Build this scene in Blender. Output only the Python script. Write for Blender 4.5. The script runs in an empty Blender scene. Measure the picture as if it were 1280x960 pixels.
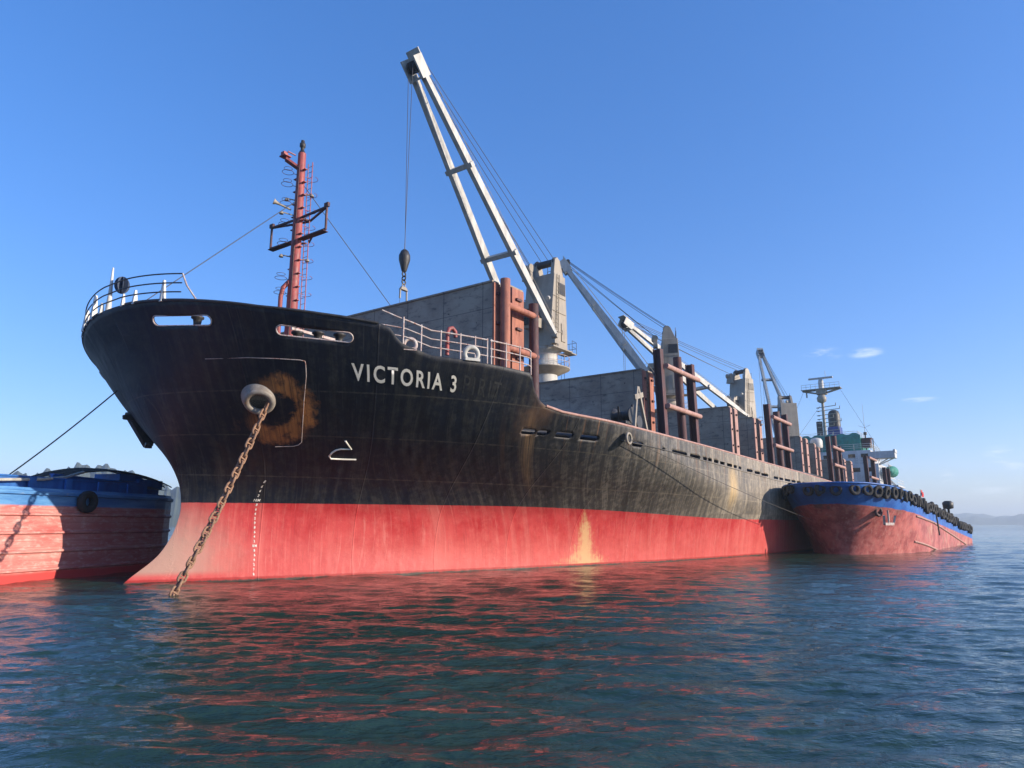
import bpy, bmesh, math, random
import numpy as np
from mathutils import Vector, Matrix, Quaternion
from math import pi, sin, cos, radians

# ---------------------------------------------------------------- camera, sky, sun, exposure
scn = bpy.context.scene
COL = scn.collection
CAM_H = 2.4
cd = bpy.data.cameras.new('camera'); cam = bpy.data.objects.new('camera', cd); COL.objects.link(cam)
cd.sensor_width = 36; cd.lens = 870/1280*36; cd.clip_start = 0.1; cd.clip_end = 20000
cam.location = (0, 0, CAM_H); cam.rotation_euler = (radians(90+11.373), 0, 0)
scn.camera = cam

SUN_AZ, SUN_EL = radians(104.5), radians(16.5)          # azimuth clockwise from +Y
world = bpy.data.worlds.new('World'); scn.world = world; world.use_nodes = True
nt = world.node_tree; nt.nodes.clear()
def wn(t, **k):
    n = nt.nodes.new(t)
    for a, b in k.items(): setattr(n, a, b)
    return n
wo = wn('ShaderNodeOutputWorld'); bg = wn('ShaderNodeBackground'); sky = wn('ShaderNodeTexSky')
sky.sky_type = 'NISHITA'; sky.sun_disc = False
sky.sun_elevation = SUN_EL; sky.sun_rotation = SUN_AZ
sky.altitude = 0; sky.air_density = 1.0; sky.dust_density = 0.4; sky.ozone_density = 3.0
bg.inputs['Strength'].default_value = 0.142
# thin fair-weather clouds low in the sky, placed by direction
tc = wn('ShaderNodeTexCoord')
mp = wn('ShaderNodeMapping'); mp.inputs['Scale'].default_value = (16, 16, 70)
nz = wn('ShaderNodeTexNoise'); nz.inputs['Scale'].default_value = 1.3; nz.inputs['Detail'].default_value = 8; nz.inputs['Roughness'].default_value = .62
nt.links.new(tc.outputs['Generated'], mp.inputs['Vector']); nt.links.new(mp.outputs[0], nz.inputs['Vector'])
def blob(az, el, raz, rel):
    d = (sin(radians(az))*cos(radians(el)), cos(radians(az))*cos(radians(el)), sin(radians(el)))
    sub = wn('ShaderNodeVectorMath', operation='SUBTRACT'); sub.inputs[1].default_value = d
    nt.links.new(tc.outputs['Generated'], sub.inputs[0])
    m = wn('ShaderNodeMapping'); m.vector_type = 'POINT'
    m.inputs['Scale'].default_value = (1/raz, 1/raz, 1/rel); nt.links.new(sub.outputs[0], m.inputs['Vector'])
    ln = wn('ShaderNodeVectorMath', operation='LENGTH'); nt.links.new(m.outputs[0], ln.inputs[0])
    r = wn('ShaderNodeMapRange'); r.interpolation_type = 'SMOOTHSTEP'
    r.inputs['From Min'].default_value = 1; r.inputs['From Max'].default_value = 0.2
    nt.links.new(ln.outputs['Value'], r.inputs['Value']); return r.outputs[0]
masks = [blob(24.7, 12.6, .030, .011), blob(27.6, 12.4, .026, .008), blob(35.2, 4.3, .03, .02), blob(31.8, 3.0, .012, .016), blob(30.5, 8.7, .03, .004), blob(33.5, 2.3, .05, .012)]
acc = masks[0]
for m_ in masks[1:]:
    mx = wn('ShaderNodeMath', operation='MAXIMUM'); nt.links.new(acc, mx.inputs[0]); nt.links.new(m_, mx.inputs[1]); acc = mx.outputs[0]
mr = wn('ShaderNodeMapRange'); mr.inputs['From Min'].default_value = .46; mr.inputs['From Max'].default_value = .78
nt.links.new(nz.outputs[0], mr.inputs['Value'])
mm = wn('ShaderNodeMath', operation='MULTIPLY'); nt.links.new(acc, mm.inputs[0]); nt.links.new(mr.outputs[0], mm.inputs[1])
tint = wn('ShaderNodeMix', data_type='RGBA', blend_type='MULTIPLY'); tint.inputs[0].default_value = 1
tint.inputs[7].default_value = (0.90, 0.91, 1.24, 1)
hs = wn('ShaderNodeHueSaturation'); hs.inputs['Saturation'].default_value = 1.42
v1 = wn('ShaderNodeVectorMath', operation='SCALE'); v1.inputs['Scale'].default_value = .25; nt.links.new(sky.outputs[0], v1.inputs[0])
gm = wn('ShaderNodeGamma'); gm.inputs['Gamma'].default_value = .72; nt.links.new(v1.outputs[0], gm.inputs['Color'])
v2 = wn('ShaderNodeVectorMath', operation='SCALE'); v2.inputs['Scale'].default_value = 4.0; nt.links.new(gm.outputs[0], v2.inputs[0]); nt.links.new(v2.outputs[0], hs.inputs['Color']); nt.links.new(hs.outputs[0], tint.inputs[6])
mix = wn('ShaderNodeMix', data_type='RGBA'); nt.links.new(mm.outputs[0], mix.inputs[0])
nt.links.new(tint.outputs[2], mix.inputs[6]); mix.inputs[7].default_value = (5.0, 5.5, 6.0, 1)
nt.links.new(mix.outputs[2], bg.inputs['Color']); nt.links.new(bg.outputs[0], wo.inputs['Surface'])

sd = bpy.data.lights.new('sun', 'SUN'); sd.energy = 4.6; sd.angle = radians(0.55); sd.color = (1.0, 0.87, 0.72)
sun = bpy.data.objects.new('sun', sd); COL.objects.link(sun)
sun_dir = Vector((sin(SUN_AZ)*cos(SUN_EL), cos(SUN_AZ)*cos(SUN_EL), sin(SUN_EL)))
sun.rotation_euler = sun_dir.to_track_quat('Z', 'Y').to_euler()
vs = scn.view_settings; vs.view_transform = 'Standard'; vs.look = 'None'; vs.exposure = 0.55; vs.gamma = 1; vs.use_curve_mapping = False

# ---------------------------------------------------------------- helpers
class MB:
    """collects shapes, links them as ONE mesh object"""
    def __init__(s): s.v = []; s.f = []; s.sm = []
    def add(s, vs_, fs, smooth=False):
        o = len(s.v); s.v += [tuple(v) for v in vs_]; s.f += [tuple(i+o for i in f) for f in fs]; s.sm += [smooth]*len(fs); return s
    def box(s, c, d, rot=None, taper=1.0, b=0.0):
        hx, hy, hz = d[0]/2, d[1]/2, d[2]/2
        vs_ = []
        for z in (-1, 1):
            k = taper if z > 0 else 1
            for x, y in ((-1, -1), (1, -1), (1, 1), (-1, 1)):
                p = Vector((x*hx*k, y*hy*k, z*hz))
                if rot is not None: p = rot @ p
                vs_.append(p+Vector(c))
        return s.add(vs_, [(0, 3, 2, 1), (4, 5, 6, 7), (0, 1, 5, 4), (1, 2, 6, 5), (2, 3, 7, 6), (3, 0, 4, 7)])
    def beam(s, a, b, w, h, w2=None, h2=None, up=(0, 0, 1)):
        a = Vector(a); b = Vector(b); d = (b-a).normalized(); u = Vector(up)
        if abs(d.dot(u)) > .98: u = Vector((1, 0, 0))
        x = d.cross(u).normalized(); y = x.cross(d).normalized()
        w2 = w if w2 is None else w2; h2 = h if h2 is None else h2
        vs_ = []
        for p, ww, hh in ((a, w, h), (b, w2, h2)):
            for i, j in ((-1, -1), (1, -1), (1, 1), (-1, 1)): vs_.append(p+x*i*ww/2+y*j*hh/2)
        return s.add(vs_, [(0, 3, 2, 1), (4, 5, 6, 7), (0, 1, 5, 4), (1, 2, 6, 5), (2, 3, 7, 6), (3, 0, 4, 7)])
    def tube(s, pts, r, n=8, r2=None, closed=False, smooth=True):
        pts = [Vector(p) for p in pts]; m = len(pts); vs_ = []; fs = []
        t0 = (pts[1]-pts[0]).normalized(); ref = Vector((0, 0, 1)) if abs(t0.z) < .9 else Vector((1, 0, 0))
        x = t0.cross(ref).normalized()
        for i, p in enumerate(pts):
            if closed: t = (pts[(i+1) % m]-pts[i-1]).normalized()
            else: t = (pts[min(i+1, m-1)]-pts[max(i-1, 0)]).normalized()
            x = (x-t*x.dot(t)).normalized(); y = t.cross(x)
            rr = r if r2 is None else r+(r2-r)*i/(m-1)
            for k in range(n): vs_.append(p+x*rr*cos(2*pi*k/n)+y*rr*sin(2*pi*k/n))
        for i in range(m if closed else m-1):
            j = (i+1) % m
            for k in range(n): l = (k+1) % n; fs.append((i*n+k, i*n+l, j*n+l, j*n+k))
        s.add(vs_, fs, smooth)
        if not closed:
            s.add(vs_[:n][::-1], [tuple(range(n))]); s.add(vs_[-n:], [tuple(range(n))])
        return s
    def lathe(s, c, prof, n=20, axis=(0, 0, 1), smooth=True):
        q = Vector((0, 0, 1)).rotation_difference(Vector(axis).normalized()); vs_ = []; fs = []
        for r, z in prof:
            for k in range(n): vs_.append(q @ Vector((r*cos(2*pi*k/n), r*sin(2*pi*k/n), z))+Vector(c))
        for i in range(len(prof)-1):
            for k in range(n): l = (k+1) % n; fs.append((i*n+k, i*n+l, (i+1)*n+l, (i+1)*n+k))
        s.add(vs_, fs, smooth)
        s.add(vs_[:n][::-1], [tuple(range(n))]); s.add(vs_[-n:], [tuple(range(n))])
        return s
    def prism(s, poly, y0, y1):           # polygon in (x, z), extruded along y
        n = len(poly); vs_ = [(x, y0, z) for x, z in poly]+[(x, y1, z) for x, z in poly]
        fs = [tuple(range(n)), tuple(range(2*n-1, n-1, -1))]
        for k in range(n): l = (k+1) % n; fs.append((k, k+n, l+n, l))
        return s.add(vs_, fs)
    def build(s, name, m, parent=None, loc=None, bevel=0, rot=None):
        me = bpy.data.meshes.new(name); me.from_pydata(s.v, [], s.f)
        me.polygons.foreach_set('use_smooth', s.sm); me.update()
        bm = bmesh.new(); bm.from_mesh(me); bmesh.ops.recalc_face_normals(bm, faces=bm.faces); bm.to_mesh(me); bm.free()
        o = bpy.data.objects.new(name, me); COL.objects.link(o); me.materials.append(m)
        if parent: o.parent = parent
        if loc is not None: o.location = loc
        if rot is not None: o.rotation_euler = rot
        if bevel:
            b = o.modifiers.new('bevel', 'BEVEL'); b.width = bevel; b.segments = 2; b.limit_method = 'ANGLE'
        return o
def empty(name, loc, rz=0, parent=None):
    o = bpy.data.objects.new(name, None); COL.objects.link(o); o.location = loc; o.rotation_euler = (0, 0, rz)
    if parent: o.parent = parent
    o.empty_display_size = .5
    return o
def tag(o, label=None, cat=None, group=None, kind=None):
    if label: o['label'] = label
    if cat: o['category'] = cat
    if group: o['group'] = group
    if kind: o['kind'] = kind
    return o
def torus_pts(c, R, axis, n=24, ph=0):
    q = Vector((0, 0, 1)).rotation_difference(Vector(axis).normalized())
    return [q @ Vector((R*cos(2*pi*k/n+ph), R*sin(2*pi*k/n+ph), 0))+Vector(c) for k in range(n)]

# ---------------------------------------------------------------- materials
class NT:
    def __init__(s, name):
        s.m = bpy.data.materials.new(name); s.m.use_nodes = True; s.t = s.m.node_tree; s.t.nodes.clear()
        s.out = s.n('ShaderNodeOutputMaterial'); s.p = s.n('ShaderNodeBsdfPrincipled'); s.t.links.new(s.p.outputs[0], s.out.inputs['Surface'])
        s.tc = s.n('ShaderNodeTexCoord')
    def n(s, t, **k):
        x = s.t.nodes.new(t)
        for a, b in k.items(): setattr(x, a, b)
        return x
    def L(s, a, b):
        if isinstance(a, (int, float)): b.default_value = a
        elif isinstance(a, tuple): b.default_value = a if len(a) == 4 or b.type == 'VECTOR' else (*a, 1)
        else: s.t.links.new(a, b)
    def noise(s, scale, detail=6, rough=.6, sc=(1, 1, 1), off=(0, 0, 0), src=None):
        mp = s.n('ShaderNodeMapping'); mp.inputs['Scale'].default_value = sc; mp.inputs['Location'].default_value = off
        s.L(src or s.tc.outputs['Object'], mp.inputs['Vector'])
        nz = s.n('ShaderNodeTexNoise'); nz.inputs['Scale'].default_value = scale; nz.inputs['Detail'].default_value = detail; nz.inputs['Roughness'].default_value = rough
        s.L(mp.outputs[0], nz.inputs['Vector']); return nz.outputs[0]
    def rng(s, v, a, b, lo=0, hi=1, smooth=True):
        r = s.n('ShaderNodeMapRange'); r.interpolation_type = 'SMOOTHSTEP' if smooth else 'LINEAR'
        s.L(v, r.inputs['Value']); s.L(a, r.inputs['From Min']); s.L(b, r.inputs['From Max']); s.L(lo, r.inputs['To Min']); s.L(hi, r.inputs['To Max']); return r.outputs[0]
    def math(s, op, a, b=0.0, c=None):
        m = s.n('ShaderNodeMath', operation=op); s.L(a, m.inputs[0]); s.L(b, m.inputs[1])
        if c is not None: s.L(c, m.inputs[2])
        return m.outputs[0]
    def mix(s, f, a, b, mode='MIX'):
        m = s.n('ShaderNodeMix', data_type='RGBA', blend_type=mode); s.L(f, m.inputs[0]); s.L(a, m.inputs[6]); s.L(b, m.inputs[7]); return m.outputs[2]
    def xyz(s, src=None):
        x = s.n('ShaderNodeSeparateXYZ'); s.L(src or s.tc.outputs['Object'], x.inputs[0]); return x.outputs
    def dist(s, c, sc=(1, 1, 1)):
        a = s.n('ShaderNodeVectorMath', operation='SUBTRACT'); s.L(s.tc.outputs['Object'], a.inputs[0]); a.inputs[1].default_value = c
        b = s.n('ShaderNodeVectorMath', operation='MULTIPLY'); s.L(a.outputs[0], b.inputs[0]); b.inputs[1].default_value = sc
        l = s.n('ShaderNodeVectorMath', operation='LENGTH'); s.L(b.outputs[0], l.inputs[0]); return l.outputs['Value']
    def bump(s, h, strength=.3, distance=.02):
        b = s.n('ShaderNodeBump'); b.inputs['Strength'].default_value = strength; b.inputs['Distance'].default_value = distance
        s.L(h, b.inputs['Height']); s.L(b.outputs[0], s.p.inputs['Normal'])
    def fin(s, col, rough=.6, metal=0.0):
        s.L(col, s.p.inputs['Base Color']); s.L(rough, s.p.inputs['Roughness']); s.L(metal, s.p.inputs['Metallic']); return s.m

def worn(name, col, dark=None, rust=None, scale=2.0, rough=.55, rustamt=.35, streak=True, metal=0, bump=.25):
    """weathered paint: patchy tone, vertical streaks, rust breaking through"""
    g = NT(name); dark = dark or tuple(c*.6 for c in col)
    a = g.noise(scale, 8, .65); st = g.noise(scale*2.2, 5, .6, (1, 1, .12) if streak else (1, 1, 1), (3, 1, 7))
    f = g.rng(g.math('ADD', g.math('MULTIPLY', a, .5), g.math('MULTIPLY', st, .5)), .38, .62)
    c = g.mix(f, dark, col)
    if rust:
        r = g.noise(scale*1.7, 10, .72, (1, 1, .45), (11, 5, 2))
        c = g.mix(g.rng(r, .72-rustamt*.35, .80-rustamt*.35), c, rust)
    g.bump(g.noise(scale*6, 8, .7), bump, .01)
    return g.fin(c, g.rng(a, .3, .7, rough-.1, min(1, rough+.15)), metal)

RUST = (.20, .065, .03)
M = {}
M['white'] = worn('worn_white_paint', (.72, .70, .64), (.50, .48, .43), (.28, .12, .05), 1.5, .5, .1)
M['jib'] = worn('pale_grey_crane_paint', (.52, .51, .46), (.36, .35, .31), (.20, .10, .055), 1.4, .55, .17)
M['jibshade'] = worn('shaded_jib_paint', (.34, .38, .39), (.24, .27, .28), (.24, .11, .06), 1.2, .5, .05)  # shade put into the colour: darker, bluer jib paint for jibs turned off-sun
M['crane'] = worn('sandy_grey_crane_paint', (.35, .305, .235), (.26, .225, .175), (.20, .10, .05), .9, .55, .05)
M['dark'] = worn('dark_grease_steel', (.045, .043, .042), (.02, .02, .02), (.09, .045, .03), 4, .5, .2)
M['cable'] = NT('steel_wire_rope').fin((.06, .06, .065), .5, .3)
M['mast'] = worn('faded_red_mast_paint', (.40, .085, .075), (.20, .045, .04), (.17, .06, .03), 3, .55, .2)
M['rust'] = worn('rusty_red_primer', (.42, .17, .11), (.27, .095, .065), (.17, .055, .03), 2.2, .75, .45)
M['maroon'] = worn('dark_maroon_steel', (.105, .042, .042), (.055, .024, .026), (.20, .085, .055), 2, .7, .4)
M['pink'] = worn('faded_pink_primer', (.46, .28, .23), (.34, .18, .145), (.25, .10, .06), 2, .7, .3)
M['rope'] = worn('mooring_rope_fibre', (.10, .09, .075), (.05, .045, .04), None, 8, .9)
M['rubber'] = worn('old_black_rubber', (.035, .034, .034), (.018, .018, .018), (.09, .085, .08), 5, .85, .25)
M['blue'] = worn('deep_blue_barge_paint', (.025, .15, .46), (.015, .09, .32), (.10, .09, .09), 1.3, .5, .12)
M['green'] = worn('green_tarpaulin', (.035, .28, .21), (.025, .17, .13), None, .8, .7, streak=False)
M['funnelblue'] = worn('funnel_blue_paint', (.02, .06, .30), None, None, 1, .5)
M['housewhite'] = worn('superstructure_white', (.62, .62, .60), (.44, .43, .41), (.28, .14, .07), .6, .5, .1)
M['glass'] = NT('dark_window_glass').fin((.01, .015, .02), .06)
M['deck'] = worn('rusty_deck_paint', (.17, .10, .07), (.10, .06, .045), (.2, .09, .05), .8, .8, .4, False)
M['redflag'] = NT('red_flag_cloth').fin((.6, .03, .03), .8)
M['ball'] = NT('dark_signal_mesh').fin((.05, .07, .11), .8)
M['chain'] = worn('rusty_anchor_chain', (.34, .20, .12), (.17, .09, .055), (.40, .26, .16), 9, .8, .4, False)
M['railrust'] = worn('rail_paint_rusting', (.55, .50, .46), (.38, .26, .22), (.30, .10, .06), 5, .6, .5)
M['lampglass'] = NT('lamp_glass').fin((.75, .75, .7), .15)

def panel_mat(name, haze_z=None):
    g = NT(name)
    a = g.noise(.5, 8, .65, (1, 1, 1)); b = g.noise(2.5, 8, .7, (1, .6, 1.6)); sp = g.noise(3.2, 4, .5, (1, 1, 1), (5, 2, 9))
    c = g.mix(g.rng(a, .35, .65), (.27, .212, .16), (.385, .315, .235))
    c = g.mix(g.rng(b, .5, .72), c, (.11, .095, .085))
    c = g.mix(g.rng(sp, .70, .74), c, (.03, .02, .015))
    x, y, z = g.xyz()
    seam = g.math('LESS_THAN', g.math('MODULO', g.math('ADD', y, 40.0), 2.55), .05)
    c = g.mix(g.math('MULTIPLY', seam, .7), c, (.07, .06, .055))
    seam2 = g.math('LESS_THAN', g.math('MODULO', g.math('ADD', z, .3), 1.45), .04)
    c = g.mix(g.math('MULTIPLY', seam2, .6), c, (.07, .06, .055))
    if haze_z:
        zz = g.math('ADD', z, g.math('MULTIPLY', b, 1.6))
        dm = g.math('MULTIPLY', g.rng(zz, haze_z+2.4, haze_z-.6), g.rng(y, -9, -1))
        c = g.mix(g.math('MULTIPLY', dm, .8), c, (.62, .60, .55))  # airborne dust haze painted into the lower plate colour
    g.bump(a, .3, .05)
    return g.fin(c, .8)
M['panel'] = panel_mat('grey_hatch_cover_steel'); M['panelhaze'] = panel_mat('hazed_hatch_cover_steel', 10.3)

BM = 13.8
HZ = [-4, 0, 1, 2, 3, 4, 5, 6, 7, 8, 9, 10, 11, 12]
HS = [13.0, 14.5, 15.95, 16.55, 16.8, 16.65, 16.15, 15.55, 15.0, 14.5, 14.1, 13.62, 13.0, 12.3]
HL = [60, 60, 55, 51.5, 47, 39.5, 31, 24.5, 20.2, 17.3, 15.3, 13.8, 12.5, 11.5]
HP = [2.1, 2.1, 2.1, 2.15, 2.2, 2.2, 2.1, 2.05, 2, 2, 2, 2, 2, 2]
HQ = [.95, .95, .94, .93, .92, .88, .79, .71, .65, .6, .56, .54, .52, .52]
# smooth the tables so the plating has no knuckles
zf = np.linspace(-4, 12, 321)
def smooth_tab(t):
    v = np.interp(zf, HZ, t); k = 13; e = np.pad(v, k, mode='edge')
    for a, b in ((0, 0),):
        sl, sr = v[1]-v[0], v[-1]-v[-2]
        e[:k] = v[0]+sl*np.arange(-k, 0); e[-k:] = v[-1]+sr*np.arange(1, k+1)
    w = np.hanning(2*k+3)[1:-1]; w /= w.sum(); return np.convolve(e, w, mode='valid')
TS, TL, TP, TQ = [smooth_tab(t) for t in (HS, HL, HP, HQ)]
def prm(z): return (np.interp(z, zf, TS), np.interp(z, zf, TL), np.interp(z, zf, TP), np.interp(z, zf, TQ))
def hb(u, z):
    s, l, p, q = prm(z); t = min(1, max(0, (u-s)/l)); b = BM*(1-(1-t)**p)**q
    if u > 138: b *= 1-max(0, min(1, (u-138)/22))**2*(.25+.35*max(0, min(1, (4-z)/6)))
    return b

# run-off coordinate: constant along the line a drop of water takes down the plating (used by streaks and rust)
_GU = np.linspace(12, 62, 501); _GZ = np.linspace(-2.6, 12, 147)
_GB = np.array([[hb(u_, z_) for z_ in _GZ] for u_ in _GU])
_BU = np.clip(np.gradient(_GB, _GU, axis=0), 0, 12); _BZ = np.gradient(_GB, _GZ, axis=1)
def _bil(A, u, z):
    fu = np.clip((u-_GU[0])/(_GU[1]-_GU[0]), 0, len(_GU)-1.001); fz = np.clip((z-_GZ[0])/(_GZ[1]-_GZ[0]), 0, len(_GZ)-1.001)
    i, j = fu.astype(int), fz.astype(int); a, b = fu-i, fz-j
    return A[i, j]*(1-a)*(1-b)+A[i+1, j]*a*(1-b)+A[i, j+1]*(1-a)*b+A[i+1, j+1]*a*b
_cu = np.linspace(12, 170, 4000); _cb = np.array([hb(x_, 8.0) for x_ in _cu]); _cs = np.concatenate([[0], np.cumsum(np.hypot(np.diff(_cu), np.diff(_cb)))])
def flow_at(u, z):
    u = np.array(u, float).copy(); z = np.array(z, float).copy(); n = 40; dz = (8.0-z)/n
    for _ in range(n):
        bu, bz = _bil(_BU, u, z), _bil(_BZ, u, z); u = np.where(u < 61.5, u-bu*bz/(1+bu*bu)*dz, u); z = z+dz
    return np.interp(u, _cu, _cs)
def F1(u, z): return float(flow_at([u], [z])[0])
# ship hull: red boot-topping, black topsides fading to grey-brown aft (object space = u aft, y starboard, z up)
def hull_mat():
    g = NT('ship_hull_paint')
    x, y, z = g.xyz()
    at_ = g.n('ShaderNodeAttribute'); at_.attribute_name = 'flow'; cq = g.n('ShaderNodeCombineXYZ'); at2 = g.n('ShaderNodeAttribute'); at2.attribute_name = 'runoff'; g.L(at2.outputs['Fac'], cq.inputs[0]); ro = at2.outputs['Fac']; g.L(z, cq.inputs[2]); P2 = cq.outputs[0]; fl_ = at_.outputs['Fac']
    def RO(u0, z0): return F1(u0, z0)-1.15*min(1, max(0, (u0-22)/14))*(hb(u0, 8.0)-hb(u0, z0))
    def d2(u0, z0, sx, sz):
        a = g.math('MULTIPLY', g.math('SUBTRACT', ro, RO(u0, z0)), sx); b = g.math('MULTIPLY', g.math('SUBTRACT', z, z0), sz)
        return g.math('SQRT', g.math('ADD', g.math('MULTIPLY', a, a), g.math('MULTIPLY', b, b)))
    fine = g.noise(3.0, 8, .7); pat = g.noise(.55, 10, .72, (1, .4, 1), (0, 0, 0), P2); big = g.noise(.16, 5, .55, (1, 1, 1), (4, 0, 3))
    stk = g.noise(2.6, 8, .72, (1.2, .12, .06), (2, 3, 1), P2); stk2 = g.noise(.8, 7, .65, (1.2, .15, .10), (9, 3, 1), P2); hair = g.noise(7.0, 6, .7, (1.3, .15, .05), (5, 3, 8), P2)
    # ---- topsides
    t = g.rng(g.math('ADD', x, g.math('MULTIPLY', g.math('SUBTRACT', pat, .5), 14.0)), 19.0, 62.0)
    base = g.mix(g.rng(t, 0, .45), (.006, .010, .020), (.058, .055, .048))
    base = g.mix(g.rng(t, .4, 1.0), base, (.215, .185, .145))
    hi = g.mix(g.rng(t, 0, .4), (.036, .037, .037), (.19, .17, .14))
    hi = g.mix(g.rng(t, .4, 1.0), hi, (.42, .355, .26))
    w = g.math('ADD', g.math('MULTIPLY', stk, .6), g.math('MULTIPLY', fine, .4))
    blk = g.mix(g.rng(w, .45, .62), base, hi)
    mott = g.noise(1.7, 12, .8, (1.0, .2, .8), (13, 2, 5), P2); blk = g.mix(g.math('MULTIPLY', g.rng(mott, .52, .62), g.rng(t, 0, .3, .35, .7)), blk, g.mix(g.rng(t, .1, .8), (.004, .005, .007), (.085, .080, .070)))
    blk = g.mix(g.math('MULTIPLY', g.rng(stk2, .5, .7), .55), blk, g.mix(g.rng(t, .1, .6), (.018, .016, .016), (.10, .095, .09)))
    blk = g.mix(g.math('MULTIPLY', g.rng(hair, .56, .66), g.rng(t, 0, .5, .45, .7)), blk, g.mix(g.rng(t, .05, .7), (.070, .066, .060), (.40, .335, .25)))
    # each shell plate has weathered a little differently
    px_ = g.math('FLOOR', g.math('DIVIDE', fl_, 5.2)); pz_ = g.math('FLOOR', g.math('DIVIDE', g.math('ADD', z, .1), 1.6))
    wnz = g.n('ShaderNodeTexWhiteNoise'); wnz.noise_dimensions = '2D'; cmb = g.n('ShaderNodeCombineXYZ'); g.L(px_, cmb.inputs[0]); g.L(pz_, cmb.inputs[1]); g.L(cmb.outputs[0], wnz.inputs['Vector'])
    plate = g.rng(wnz.outputs['Value'], 0, 1, .78, 1.18, False)
    vm = g.n('ShaderNodeVectorMath', operation='SCALE'); g.L(blk, vm.inputs[0]); g.L(plate, vm.inputs['Scale']); blk = vm.outputs[0]
    # horizontal scuffs aft
    sc = g.noise(2.0, 8, .75, (.12, .02, 1.4), (1, 8, 2), P2)
    blk = g.mix(g.math('MULTIPLY', g.rng(sc, .55, .72), g.rng(t, .25, .9, 0, .6)), blk, (.10, .10, .10))
    # brown bloom over the bow flare
    bl = g.math('MULTIPLY', g.rng(g.noise(.7, 6, .6, (1, 1, .5), (7, 7, 7)), .5, .72), g.rng(g.dist((17.5, -3.5, 5.6)), 3.2, 1.0))
    blk = g.mix(g.math('MULTIPLY', bl, .5), blk, (.055, .026, .018))
    # pale rub streaks
    st3 = g.noise(1.6, 4, .6, (1.1, .1, .04), (21, 3, 1), P2)
    blk = g.mix(g.math('MULTIPLY', g.rng(st3, .66, .74), g.rng(x, 24, 34, 0, .55)), blk, (.34, .29, .21))
    # plate seams
    zz = g.math('SUBTRACT', z, g.math('MULTIPLY', x, -.012))
    for z0 in (4.55, 6.15, 7.75):
        d = g.math('ABSOLUTE', g.math('SUBTRACT', zz, z0+.15))
        blk = g.mix(g.math('MULTIPLY', g.rng(d, .035, .015), g.rng(fine, .35, .6, .1, .8)), blk, g.mix(t, (.07, .065, .055), (.35, .30, .22)))
    v = g.math('ABSOLUTE', g.math('SUBTRACT', g.math('MODULO', fl_, 5.2), 2.6))
    blk = g.mix(g.math('MULTIPLY', g.rng(v, .02, .008), g.rng(pat, .45, .6, 0, .5)), blk, (.10, .09, .075))
    # rust streaks under the main deck rail
    rs = g.math('MULTIPLY', g.rng(g.noise(2.6, 6, .65, (1, .1, .05), (31, 3, 1), P2), .56, .66), g.math('MULTIPLY', g.rng(z, 4.6, 6.6), g.rng(x, 24, 30, 0, .6)))
    blk = g.mix(rs, blk, (.24, .13, .07))
    st9 = g.math('MULTIPLY', g.rng(d2(27.6, 5.8, 1.9, .42), 1.0, .2), g.rng(hair, .35, .6))
    blk = g.mix(g.math('MULTIPLY', st9, .7), blk, (.30, .19, .10))
    # yellowish scrape high on the grey side
    yl = g.math('MULTIPLY', g.rng(d2(49.0, 5.0, .8, .5), 1.1, .2), g.rng(hair, .38, .55))
    blk = g.mix(g.math('MULTIPLY', yl, .8), blk, (.60, .42, .20))
    # rusty patch aft of the forecastle break
    bk = g.math('MULTIPLY', g.rng(g.dist((26.2, -12.9, 7.2), (.7, .3, .45)), 1.1, .2), g.rng(pat, .35, .6))
    blk = g.mix(g.math('MULTIPLY', bk, .5), blk, (.16, .085, .045))
    # rust ring worn by the anchor round the hawse pipe
    d = g.dist((17.2, -5.15, 6.95)); side0 = g.rng(g.math('ADD', x, g.math('MULTIPLY', z, .45)), 19.9, 20.7)
    wob = g.math('ADD', g.math('ADD', d, g.math('MULTIPLY', g.math('SUBTRACT', g.noise(1.4, 8, .7), .5), 1.5)), g.rng(side0, 0, 1, .55, 0))
    ring = g.math('MULTIPLY', g.rng(wob, .85, 1.15), g.rng(wob, 2.05, 1.6))
    side = g.rng(g.math('ADD', x, g.math('MULTIPLY', z, .45)), 19.8, 20.5)
    rn = g.rng(g.noise(2.0, 8, .7, (1, 1, .7), (2, 2, 2)), .36, .52)
    ringm = g.math('MULTIPLY', g.math('MULTIPLY', ring, side), g.math('MULTIPLY', g.rng(rn, 0, 1, .35, 1), g.rng(hair, .38, .55, .35, 1)))
    blk = g.mix(g.math('MULTIPLY', ringm, .95), blk, g.mix(fine, (.34, .09, .025), (.80, .36, .10)))
    lo = g.math('MULTIPLY', g.math('MULTIPLY', g.rng(d, 2.2, 1.5), g.rng(z, 6.9, 6.0)), g.rng(g.noise(1.5, 6, .65), .47, .6))
    blk = g.mix(g.math('MULTIPLY', lo, .55), blk, (.24, .09, .035))
    # ---- red boot-topping
    red = g.mix(g.rng(pat, .38, .60), (.48, .028, .032), (.58, .062, .060))
    red = g.mix(g.math('MULTIPLY', g.rng(w, .47, .64), .6), red, (.62, .13, .11))
    red = g.mix(g.math('MULTIPLY', g.rng(hair, .56, .66), .38), red, (.72, .28, .23))
    red = g.mix(g.math('MULTIPLY', g.rng(hair, .44, .36), .45), red, (.33, .025, .028))
    scr = g.noise(5.0, 6, .75, (.10, .05, 2.2), (3, 1, 2), P2); red = g.mix(g.math('MULTIPLY', g.rng(scr, .63, .68), g.rng(big, .45, .6)), red, (.76, .42, .34))
    red = g.mix(g.math('MULTIPLY', g.rng(stk2, .50, .70), .35), red, (.68, .21, .17))
    red = g.mix(g.math('MULTIPLY', g.rng(z, 2.6, .8), .28), red, (.66, .18, .14))
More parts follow.
